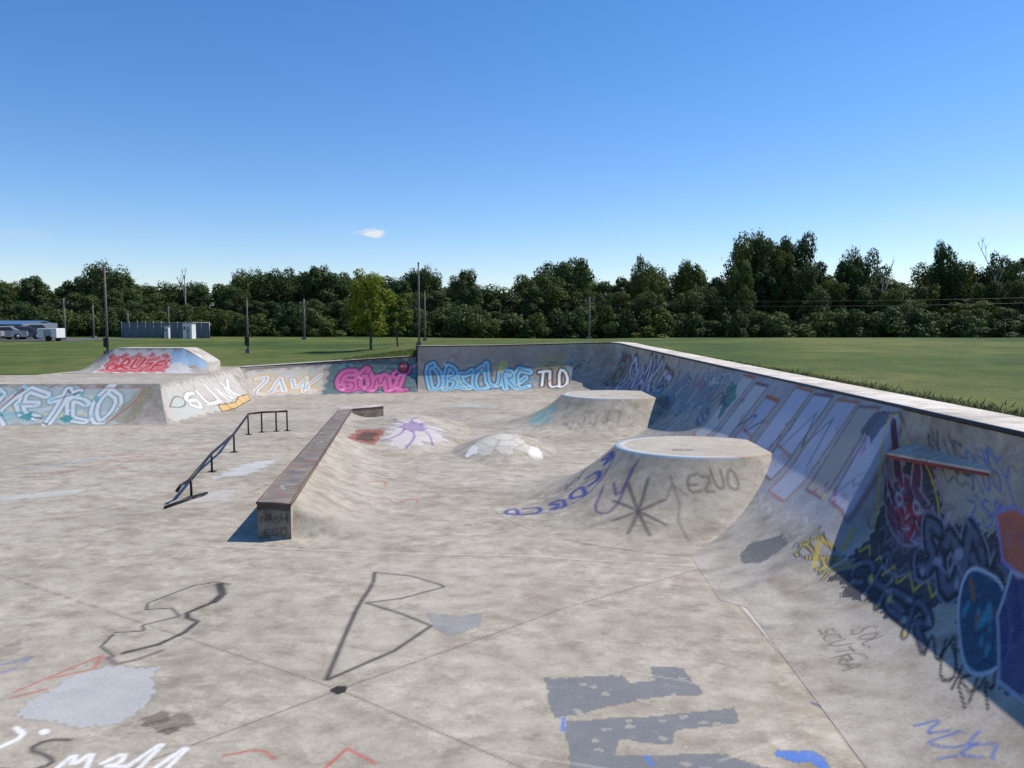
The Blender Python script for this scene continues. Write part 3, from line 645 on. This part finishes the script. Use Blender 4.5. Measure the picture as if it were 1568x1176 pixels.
# ---------------------------------------------------------------- hand rail
rail=empty('grind_rail')
top=[(-5.95,14.0,.34),(-6.55,16.6,.40),(-7.0,19.2,.46),(-7.78,22.6,.58),(-7.45,22.8,.60),(-6.78,23.1,.60)]
tube('rail_bar',top,.03,M_steel,rail)
tube('rail_foot',[(-6.05,13.2,.03),(-5.88,13.9,.05),(-5.75,14.3,.04)],.025,M_steel,rail)
tube('rail_drop',[top[0],(-5.99,13.75,.31),(-6.02,13.62,.22)],.03,M_steel,rail)
for i,(x,y,z) in enumerate([(-5.96,14.1,.34),(-6.55,16.6,.40),(-7.0,19.2,.46),(-7.47,22.8,.60),(-7.1,23.0,.6),(-6.8,23.1,.60),(-7.7,22.3,.56)]):
    tube('post_%d'%i,[(x,y,0),(x,y,z)],.024,M_steel,rail)
    box('plate_%d'%i,x-.08,x+.08,y-.08,y+.08,.002,.014,M_steel,rail)

def wedge():
    z=1.70
    a=[(4.80,9.75),(5.14,9.75),(5.10,8.0),(5.03,8.0)];dz=[-.13,0,0,-.03]
    v=[(x,y,z+h) for (x,y),h in zip(a,dz)]+[(x,y,z-.06+h) for (x,y),h in zip(a,dz)]
    f=[[0,1,2,3],[7,6,5,4],[0,3,7,4],[3,2,6,7],[0,4,5,1]]
    e=empty('bank_end_shelf');mk('slab',v,f,M_deck,parent=e)
    v=[(a[0][0]-.01,a[0][1],z-.16),(a[3][0]-.01,a[3][1],z-.06),(a[3][0]-.01,a[3][1],z-.09),(a[0][0]-.01,a[0][1],z-.20)]
    mk('edge',v,[[0,1,2,3]],simple('red_edge',(.25,.04,.04)),parent=e)
wedge()

# ---------------------------------------------------------------- ground
poly=np.array([(5.1,-6),(5.81,16),(5.75,26),(5.64,33),(5.6,36.9),(5.2,38.4),(3.9,39.05),(-1,38.4),(-4.65,37.95),(-12.45,35.4),(-17.9,35.0),(-18.3,29.75),(-29.5,29.2),(-29.5,-6)])
def sdist(x,y):
    d=np.full(x.shape,1e9);ins=np.zeros(x.shape,bool);n=len(poly)
    for i in range(n):
        ax,ay=poly[i];bx,by=poly[(i+1)%n]
        L=(bx-ax)**2+(by-ay)**2;t=np.clip(((x-ax)*(bx-ax)+(y-ay)*(by-ay))/L,0,1)
        d=np.minimum(d,np.hypot(x-ax-t*(bx-ax),y-ay-t*(by-ay)))
        ins^=((ay>y)!=(by>y))&(x<(bx-ax)*(y-ay)/((by-ay) or 1e-9)+ax)
    return np.where(ins,-d,d)
def gnd(x,y):
    x=np.asarray(x,float);y=np.asarray(y,float)
    Lz=1.12+.4*sstep((y-34)/40)-.5*sstep((y-120)/120)
    Rn=2.02+.24*np.exp(-((y-52)/14)**2)*sstep((x-6)/10)-1.15*sstep((y-60)/70)
    m=sstep((x+12.5)/9.5)
    m2=sstep((x+25)/45)
    f=sstep((y-45)/60); mm=m*(1-f)+m2*f
    z=Lz+(Rn-Lz)*mm
    return z+.04*np.sin(x*.31+1)*np.cos(y*.23)*sstep((np.hypot(x,y)-45)/30)
gx=np.concatenate([-np.geomspace(1500,31,26),axis(-30,9,lambda v:.25),np.geomspace(10,1500,34)])
gy=np.concatenate([-np.geomspace(1500,8,16),axis(-7,43,lambda v:.25),np.geomspace(44,1500,60)])
GX,GY=np.meshgrid(gx,gy,indexing='ij');sd=sdist(GX,GY)
gz=gnd(GX,GY);gz=np.where(sd<0,-.5,gz)
m,nt,b=newmat('grass',.95)
c=coords(nt);f1=noise(nt,c,.07,5,.65);f2=noise(nt,c,.7,6,.75);f3=noise(nt,c,14,4,.75)
g1=ramp(nt,f1,[(.38,(.046,.082,.015)),(.5,(.084,.122,.022)),(.60,(.135,.150,.042))])
g2=ramp(nt,f2,[(.3,(.5,.58,.5)),(.5,(1,1,1)),(.62,(1.3,1.18,1)),(.78,(1.9,1.55,1.3))]);g3=ramp(nt,f3,[(.3,(.5,.56,.45)),(.6,(1.2,1.16,1.1))])
col=mix(nt,.9,mix(nt,.9,g1,g2,'MULTIPLY'),g3,'MULTIPLY');nt.links.new(col,b.inputs['Base Color'])
bp=N(nt,'ShaderNodeBump');bp.inputs['Strength'].default_value=.8;bp.inputs['Distance'].default_value=.07;nt.links.new(f3,bp.inputs['Height']);nt.links.new(bp.outputs[0],b.inputs['Normal'])
M_grass=m
mk('ground_grass',np.stack([GX,GY,gz],-1).reshape(-1,3),gridfaces(len(gx),len(gy)),M_grass,None,True)
def tufts():
    n=16000
    y=rng.uniform(4,37,n); x=np.interp(y,[0,16,26,33,37],[5.72,6.22,6.17,6.06,6.02])+np.abs(rng.normal(0,.35,n))+.01
    n2=6000;x2=rng.uniform(-12.5,5,n2);y2=np.interp(x2,[-12.6,-9.8,-4.7,-1,4.2,5],[35.9,37.0,38.4,38.8,39.5,39.4])+np.abs(rng.normal(0,.25,n2))+.02
    n3=6000;x3=rng.uniform(-30,-18.7,n3);y3=29.8+np.abs(rng.normal(0,.5,n3))
    x=np.concatenate([x,x2,x3]);y=np.concatenate([y,y2,y3]);n=len(x)
    z=gnd(x,y);h=rng.uniform(.03,.11,n);a=rng.uniform(0,6.28,n);w=.014
    v=np.stack([np.stack([x-w*np.cos(a),y-w*np.sin(a),z-.02],-1),np.stack([x+w*np.cos(a),y+w*np.sin(a),z-.02],-1),
       np.stack([x+rng.normal(0,.06,n),y+rng.normal(0,.06,n),z+h],-1)],1).reshape(-1,3)
    mk('edge_grass',v,np.arange(3*n).reshape(-1,3),simple('dry_grass_blades',(.15,.16,.055),.9,var=.55,scale=3))
tufts()
yy=np.linspace(3,37,200);xx=np.interp(yy,[0,16,26,33,37],[5.70,6.20,6.15,6.04,6.0]);wd=.12+.10*np.sin(yy*1.7)+.07*np.sin(yy*4.1)
D=np.stack([np.stack([xx-.02,yy,gnd(xx,yy)+.012],-1),np.stack([xx+.08+np.abs(wd),yy,gnd(xx+.3,yy)+.006],-1)],1)
mk('dirt_strip',D.reshape(-1,3),gridfaces(200,2),simple('dirt',(.24,.19,.12),.95,var=.35,scale=8))

# ---------------------------------------------------------------- trees
def leafmat(name,c1,c2,c3,trans=0):
    m,nt,b=newmat(name,.7)
    g=N(nt,'ShaderNodeNewGeometry');oi=N(nt,'ShaderNodeObjectInfo')
    cc=ramp(nt,g.outputs['Random Per Island'],[(0,c1),(.5,c2),(1,c3)])
    tint=ramp(nt,oi.outputs['Random'],[(0,(.58,.70,.66)),(.3,(1,1,1)),(.55,(.76,.90,.86)),(.75,(1.4,1.2,.82)),(1,(1.05,1.1,1.15))])
    cc=mix(nt,1,cc,tint,'MULTIPLY');nt.links.new(cc,b.inputs['Base Color'])
    if trans:
        tr=N(nt,'ShaderNodeBsdfTranslucent');nt.links.new(cc,tr.inputs['Color'])
        ms=N(nt,'ShaderNodeMixShader');ms.inputs[0].default_value=trans
        out=nt.nodes['Material Output'];nt.links.new(b.outputs[0],ms.inputs[1]);nt.links.new(tr.outputs[0],ms.inputs[2]);nt.links.new(ms.outputs[0],out.inputs['Surface'])
    return m
M_leaf=leafmat('leaves',(.036,.064,.016),(.062,.098,.025),(.105,.140,.038),.25)
M_leafy=leafmat('young_leaves',(.08,.12,.015),(.13,.18,.02),(.18,.22,.03),.3)
def treemesh(name,seed,H,Rr,cb,nl,leaf,lm,nclump=24,shape=1.):
    g=np.random.default_rng(seed);V=[];F=[];
    def branch(p0,p1,r0,r1,n=5):
        b=len(V);p0=np.array(p0,float);p1=np.array(p1,float);t=(p1-p0)/np.linalg.norm(p1-p0)
        a=np.cross(t,[.3,.9,.1]);a/=np.linalg.norm(a);c=np.cross(t,a)
        for p,r in ((p0,r0),(p1,r1)):
            for k in range(n):
                an=6.283*k/n;V.append(p+r*(a*math.cos(an)+c*math.sin(an)))
        for k in range(n):F.append([b+k,b+(k+1)%n,b+n+(k+1)%n,b+n+k])
    tr=.018*H
    mids=[(0,0,-.3),(g.normal(0,.01)*H,g.normal(0,.01)*H,H*.35),(g.normal(0,.02)*H,g.normal(0,.02)*H,H*.72)]
    branch(mids[0],mids[1],tr,tr*.7,7);branch(mids[1],mids[2],tr*.7,tr*.25,7)
    C=[]
    for i in range(nclump):
        f=(i+.5)/nclump; cr=Rr*g.uniform(.24,.44)
        z=cb*H+(H*.97-cr*.8-cb*H)*f
        q=(z-cb*H)/(H-cb*H); rad=Rr*math.sqrt(max(0.05,1-(abs(q-.45)/.60)**2.6))*shape
        a=i*2.4+g.uniform(-.5,.5); rr=rad*g.uniform(.35,.85)
        C.append((rr*math.cos(a),rr*math.sin(a),z,cr))
        branch((0,0,max(.15*H,z-.12*H)),(rr*math.cos(a)*.9,rr*math.sin(a)*.9,z),tr*.3,tr*.08,4)
    C=np.array(C);nb=len(V);nf=len(F)
    w=C[:,3]**2;idx=g.choice(len(C),nl,p=w/w.sum())
    d=g.normal(size=(nl,3));d/=np.linalg.norm(d,axis=1)[:,None]
    rad=C[idx,3]*(g.uniform(.25,1.0,nl)**.4)*(1+.16*np.sin(d[:,0]*7+idx)*np.cos(d[:,2]*6+idx*2))
    out=g.random(nl)<.06; rad=np.where(out,rad*1.22,rad)
    c=C[idx,:3]+d*rad[:,None]*np.array([1,1,.8]); c[:,2]=np.maximum(c[:,2],.1)
    nrm=d*.8+g.normal(size=(nl,3))*.4+np.array([0,0,.4]);nrm/=np.linalg.norm(nrm,axis=1)[:,None]
    a=np.cross(nrm,g.normal(size=(nl,3)));a/=np.linalg.norm(a,axis=1)[:,None];bb=np.cross(nrm,a)
    s=leaf*g.uniform(.6,1.3,nl)[:,None]
    Q=np.stack([c-a*s*.5,c-bb*s*.36+a*s*.1,c+a*s*.5,c+bb*s*.36-a*s*.05],1).reshape(-1,3)
    Vv=np.concatenate([np.array(V),Q]);Ff=np.concatenate([np.array(F),nb+np.arange(4*nl).reshape(-1,4)])
    o=mk(name,Vv,Ff,None);me=o.data;me.materials.append(M_bark);me.materials.append(lm)
    mi=np.ones(len(Ff),dtype=np.int32);mi[:nf]=0;me.polygons.foreach_set('material_index',mi)
    return o
protos=[]
for i,(H,Rr,cb,sh) in enumerate([(12,4.2,.12,1),(12,3.6,.10,1),(12,4.8,.15,1),(12,3.2,.08,.9),(12,5.2,.2,1),(12,4.4,.3,1),(12,4.4,.06,1)]):
    o=treemesh('tree_proto_%d'%i,20+i,H,Rr,cb,8000,.40,M_leaf,22,sh);protos.append(o.data);bpy.data.objects.remove(o)
bush=[]
for i in range(3):
    o=treemesh('bush_proto_%d'%i,50+i,4.2,3.0,.02,3800,.34,M_leaf,18,1);bush.append(o.data);bpy.data.objects.remove(o)
line=empty('tree_line')
sil=[(-60,402),(0,405),(40,410),(80,418),(130,408),(165,394),(190,408),(230,418),(270,420),(310,420),(350,425),(365,410),(430,404),(460,412),(485,399),(520,407),(560,404),(600,407),(650,402),(680,432),(710,405),(740,418),(780,434),(810,402),(840,392),(880,387),(912,394),(935,428),(960,414),(985,384),(1012,406),(1050,392),(1085,408),(1104,422),(1130,350),(1215,352),(1245,408),(1280,398),(1310,370),(1340,402),(1400,414),(1440,364),(1468,402),(1500,400),(1530,376),(1568,390),(1640,395)]
sx=[p[0] for p in sil];sy=[p[1] for p in sil]
def addt(px,D,topy,data,wid=None,par=line,nm='tree'):
    x=(px-784)/1178*D;z0=float(gnd(x,D));ht=(497.4-topy)/1178*D+3.2-z0
    o=bpy.data.objects.new(nm,data);COL.objects.link(o);o.parent=par
    s=ht/12 if data not in bush else ht/4.2
    w=wid if wid else s*random.uniform(.85,1.1)
    o.scale=(w,w,s);o.location=(x,D,z0-.1);o.rotation_euler=(0,0,random.uniform(0,6.28));return o
px=-110
while px<1680:
    t=float(np.interp(px,sx,sy))
    addt(px,random.uniform(126,136),t+random.uniform(2,16),random.choice(protos),random.uniform(.75,1.0));px+=random.uniform(26,38)
px=-110
while px<1680:
    t=float(np.interp(px,sx,sy))
    addt(px,random.uniform(114,122),t+random.uniform(18,58),random.choice(protos),random.uniform(.5,.8));px+=random.uniform(22,34)
px=-110
while px<1680:
    addt(px,random.uniform(108,113),random.uniform(458,496),random.choice(bush),random.uniform(.7,1.3));px+=random.uniform(16,28)
px=-160
while px<1740:
    t=float(np.interp(px,sx,sy))
    addt(px,random.uniform(140,150),max(t+22,418),random.choice(protos),random.uniform(1.0,1.25));px+=random.uniform(30,42)
for p_,t_,w_ in ((1140,345,.85),(1172,352,.7),(1210,349,.8),(985,384,.55),(1310,369,.6),(1440,362,.55),(165,394,.75),(485,399,.6),(880,386,.9),(842,392,.85),(710,405,.65),(1055,393,.75),(1530,378,.65),(652,401,.55),(380,405,.8),(430,403,.8)):
    addt(p_,124,t_,protos[random.choice([4,5,2])],w_*.9)
yt=treemesh('young_tree',91,5.9,1.65,.24,6500,.17,M_leafy,26);yt.location=(-9.9,54,float(gnd(-9.9,54)))
yt2=treemesh('young_tree',92,4.3,1.05,.28,3500,.15,M_leafy,18);yt2.location=(-8.3,56,float(gnd(-8.3,56)))
def dead(px,D,topy,seed):
    g=random.Random(seed);x=(px-784)/1178*D;z0=float(gnd(x,D));H=(497.4-topy)/1178*D+3.2-z0
    e=empty('dead_tree',(x,D,z0))
    def br(p,d,L,r,lv):
        q=p+d*L; tube('branch',[p,q],r,M_dead,e,n=5,r2=r*.6)
        if lv>0:
            for k in range(3):
                nd=(d+Vector((g.uniform(-.6,.6),g.uniform(-.6,.6),g.uniform(-.1,.5)))).normalized();br(p+d*L*g.uniform(.6,1),nd,L*g.uniform(.35,.5),r*.55,lv-1)
    br(Vector((0,0,0)),Vector((.03,0,1)),H*.62,.13,3)
dead(285,123,396,1);dead(1345,121,370,2);dead(1515,121,364,6)

# ---------------------------------------------------------------- poles and wires
def pole(name,px,D,topy,r,mat,arm=False,box_=False):
    x=(px-784)/1178*D;z0=float(gnd(x,D));z1=3.2+(497.4-topy)/1178*D
    e=empty(name,(x,D,z0));h=z1-z0
    tube('shaft',[(0,0,-.2),(0,0,h*.5),(0,0,h)],r,mat,e,r2=r*.6)
    box('base',-r*2,r*2,-r*2,r*2,0,.25,mat,e)
    if arm:
        box('crossarm',-.5,.5,-.05,.05,h-.6,h-.5,mat,e)
        for s in (-.45,0,.45): tube('insulator',[(s,0,h-.5),(s,0,h-.36)],.05,M_galv,e,n=6)
    else:
        tube('cap',[(0,0,h),(0,0,h+.12)],r*.9,mat,e,r2=r*.3)
    if box_: box('meter_box',-.14,.14,-.24,-.1,.5,1.1,M_steel,e,.01)
    return (x,D,z1)
pole('light_pole',165,50,408,.09,M_wood,box_=True);pole('light_pole',642,50,405,.08,M_wood)
pole('light_pole',651,75,447,.10,M_wood);pole('light_pole',380,52,458,.07,M_wood,box_=True)
W=[pole('utility_pole',p,88,t,.14,M_wood,True) for p,t in ((101,457),(467,458),(902,455))]
pole('utility_pole',145,100,466,.13,M_wood);pole('utility_pole',198,100,478,.12,M_wood);pole('utility_pole',260,105,470,.12,M_wood)
we=empty('overhead_wires')
def wire(a,b,sag):
    tube('wire',[(a[0]+(b[0]-a[0])*t,a[1]+(b[1]-a[1])*t,a[2]-.35+(b[2]-a[2])*t-sag*4*t*(1-t)) for t in np.linspace(0,1,14)],.016,M_steel,we,n=4)
pts=[(-95,88,6.3)]+W+[(95,90,8.2)]
for a,b_ in zip(pts[:-1],pts[1:]):
    wire(a,b_,.8); wire((a[0],a[1],a[2]-.5),(b_[0],b_[1],b_[2]-.5),.9)

# ---------------------------------------------------------------- fence, shed, cars, canopy
m,nt,b=newmat('chainlink_slats',.6)
wv=N(nt,'ShaderNodeTexWave');wv.inputs['Scale'].default_value=6;nt.links.new(coords(nt),wv.inputs['Vector'])
nt.links.new(ramp(nt,wv.outputs['Fac'],[(.2,(.11,.13,.155)),(.8,(.16,.185,.21))]),b.inputs['Base Color']);M_slat=m
fe=empty('slatted_fence')
D=98;xa,xb=(188-784)/1178*D,(322-784)/1178*D;z0=float(gnd((xa+xb)/2,D))-.1
box('panels',xa,xb,D,D+.03,z0+.05,z0+1.95,M_slat,fe)
for i in range(12):
    x=xa+(xb-xa)*i/11;tube('post_%d'%i,[(x,D-.05,z0-.2),(x,D-.05,z0+2.15)],.05,M_galv,fe,n=6)
tube('top_rail',[(xa,D-.05,z0+2.05),(xb,D-.05,z0+2.05)],.04,M_galv,fe,n=6)
def shed(px,D,w,h,d):
    x=(px-784)/1178*D;z=float(gnd(x,D))-.1;e=empty('utility_shed',(x,D,z))
    box('walls',-w/2,w/2,0,d,0,h,M_white,e);box('roof',-w/2-.1,w/2+.1,-.1,d+.1,h,h+.1,M_galv,e);box('door',-w*.1,w*.25,-.03,-.002,0,h*.8,M_galv,e)
    box('vent',-w*.4,-w*.25,-.04,-.002,h*.6,h*.8,M_steel,e)
shed(288,94,1.1,2.0,1.2);shed(256,96,.5,1.6,.5)
def car(px,D,colr,rot=0,van=False):
    x=(px-784)/1178*D;z=float(gnd(x,D))+.03;e=empty('parked_car',(x,D,z));e.rotation_euler=(0,0,rot)
    pm=simple('car_paint',colr,.3,0,.05)
    L=2.2
    prof_=[(-L,.35),(-L,.75),(-1.9,.92),(-1.35,.98),(-.8,1.42),(.7,1.46),(1.45,1.0),(L,.9),(L,.35)] if not van else [(-L,.35),(-L,1.0),(-1.6,1.1),(-1.2,1.75),(2.1,1.8),(L,1.0),(L,.35)]
    n=len(prof_);V=[(a,-.85,c_) for a,c_ in prof_]+[(a,.85,c_) for a,c_ in prof_]
    V=[(a,(b_*.82 if c_>1.2 else b_),c_) for a,b_,c_ in V]
    F=[list(range(n)),list(range(n,2*n))[::-1]]+[[i,(i+1)%n,(i+1)%n+n,i+n] for i in range(n)]
    o=mk('body',V,F,pm,parent=e);bv=o.modifiers.new('b','BEVEL');bv.width=.06;bv.segments=2
    top=1.38 if not van else 1.65
    for s in(-1,1):
        mk('window',[(-1.15,s*.872,1.02),(1.1,s*.872,1.02),(.65,s*.75,top),(-.75,s*.75,top)],[[0,1,2,3]],M_glass,parent=e)
        for wx in(-1.35,1.35):
            tube('wheel',[(wx,s*.70,.33),(wx,s*.90,.33)],.33,M_tyre,e,n=16);tube('hub',[(wx,s*.90,.33),(wx,s*.915,.33)],.18,M_galv,e,n=10)
    mk('windscreen',[(-1.36,-.68,1.02),(-1.36,.68,1.02),(-.86,.62,top),(-.86,-.62,top)],[[0,1,2,3]],M_glass,parent=e)
for i,(p,D,cl,v) in enumerate(((-30,84,(.3,.3,.32),False),(8,86,(.35,.35,.36),False),(36,88,(.06,.07,.09),False),(56,90,(.30,.31,.33),True),(-8,92,(.4,.04,.04),False))): car(p,D,cl,.3+.15*i,v)
x=(10-784)/1178*97;z=float(gnd(x,97))
e=empty('blue_roof_pavilion',(x,97,z))
M_blue=simple('blue_metal_roof',(.07,.15,.28),.5)
V=[(-5,-2.5,1.75),(5,-2.5,1.75),(5,0,2.2),(-5,0,2.2),(-5,2.5,1.75),(5,2.5,1.75)]
o=mk('roof',V,[[0,1,2,3],[3,2,5,4]],M_blue,parent=e);sm=o.modifiers.new('s','SOLIDIFY');sm.thickness=.12
for a in(-4.6,0,4.6):
    for b_ in(-2.2,2.2): tube('post',[(a,b_,0),(a,b_,1.78)],.09,M_white,e,n=8)
x=(80-784)/1178*80;z=float(gnd(x,80));e=empty('white_trailer',(x,80,z))
box('body',-1.0,1.0,-.8,.8,.35,1.35,M_white,e,.05);box('door',-.3,.4,-.83,-.802,.45,1.2,M_galv,e)
for s in(-.85,.85): tube('wheel',[(.2,s-.08,.3),(.2,s+.08,.3)],.3,M_tyre,e,n=14)
tube('hitch',[(-1,0,.45),(-1.8,0,.35)],.05,M_steel,e,n=6)
box('parking_lot',-76,-46,80,95,float(gnd(-58,87))-.3,float(gnd(-58,87))+.03,simple('asphalt',(.12,.115,.11)))

# ---------------------------------------------------------------- light
sv=Vector((.40,.17,.56)).normalized()
elev=math.asin(sv.z);az=math.atan2(sv.x,sv.y)
sun=bpy.data.lights.new('sun','SUN');sun.energy=4.9;sun.angle=R(.53);sun.color=(1,.94,.85)
so=bpy.data.objects.new('sun',sun);COL.objects.link(so);so.rotation_euler=sv.to_track_quat('Z','Y').to_euler()
w=bpy.data.worlds.new('World');scene.world=w;w.use_nodes=True;nt=w.node_tree;bg=nt.nodes['Background']
sky=N(nt,'ShaderNodeTexSky',sky_type='NISHITA');sky.sun_disc=False;sky.sun_elevation=elev;sky.sun_rotation=az;sky.altitude=100;sky.air_density=1.0;sky.dust_density=.2;sky.ozone_density=3.2
hs=N(nt,'ShaderNodeHueSaturation');hs.inputs['Saturation'].default_value=1.28;hs.inputs['Value'].default_value=1.3;nt.links.new(sky.outputs[0],hs.inputs['Color'])
tc=coords(nt,'Generated');sp=N(nt,'ShaderNodeSeparateXYZ');nt.links.new(tc,sp.inputs[0])
u=math_(nt,'DIVIDE',sp.outputs[0],sp.outputs[1]);v=math_(nt,'DIVIDE',sp.outputs[2],sp.outputs[1])
cb=N(nt,'ShaderNodeCombineXYZ');nt.links.new(u,cb.inputs[0]);nt.links.new(v,cb.inputs[1])
mp=N(nt,'ShaderNodeMapping');mp.inputs['Scale'].default_value=(1,3,1);nt.links.new(cb.outputs[0],mp.inputs[0])
nz=noise(nt,mp.outputs[0],60,6,.65);nz2=noise(nt,mp.outputs[0],7,6,.65)
out=mix(nt,1,hs.outputs[0],(1.0,.96,1.06),'MULTIPLY')
def cloud(out,cu,cv,ru,rv,nz,op,bright):
    a=math_(nt,'DIVIDE',math_(nt,'SUBTRACT',u,cu),ru);b_=math_(nt,'DIVIDE',math_(nt,'SUBTRACT',v,cv),rv)
    d=math_(nt,'SQRT',math_(nt,'ADD',math_(nt,'MULTIPLY',a,a),math_(nt,'MULTIPLY',b_,b_)))
    k=math_(nt,'SUBTRACT',math_(nt,'ADD',1.0,math_(nt,'MULTIPLY',math_(nt,'SUBTRACT',nz,.5),2.6)),d)
    r=ramp(nt,k,[(.0,(0,0,0)),(.6,(op,)*3)])
    fr=math_(nt,'MULTIPLY',r,math_(nt,'GREATER_THAN',sp.outputs[1],0))
    return mix(nt,fr,out,(bright,)*3)
out=cloud(out,-.179,.1175,.023,.006,nz,.85,7.8)
out=cloud(out,.62,.125,.16,.03,nz2,.18,6.8)
out=cloud(out,-.64,.115,.05,.010,nz2,.10,6.8)
nt.links.new(out,bg.inputs['Color']);bg.inputs['Strength'].default_value=.110
# ---------------------------------------------------------------- camera
cam=bpy.data.cameras.new('camera');cam.sensor_width=36;cam.lens=36*1178/1568;cam.clip_end=4000;cam.clip_start=.05
co=bpy.data.objects.new('camera',cam);COL.objects.link(co);co.location=(0,0,3.2);co.rotation_euler=(R(90-4.4),0,0);scene.camera=co
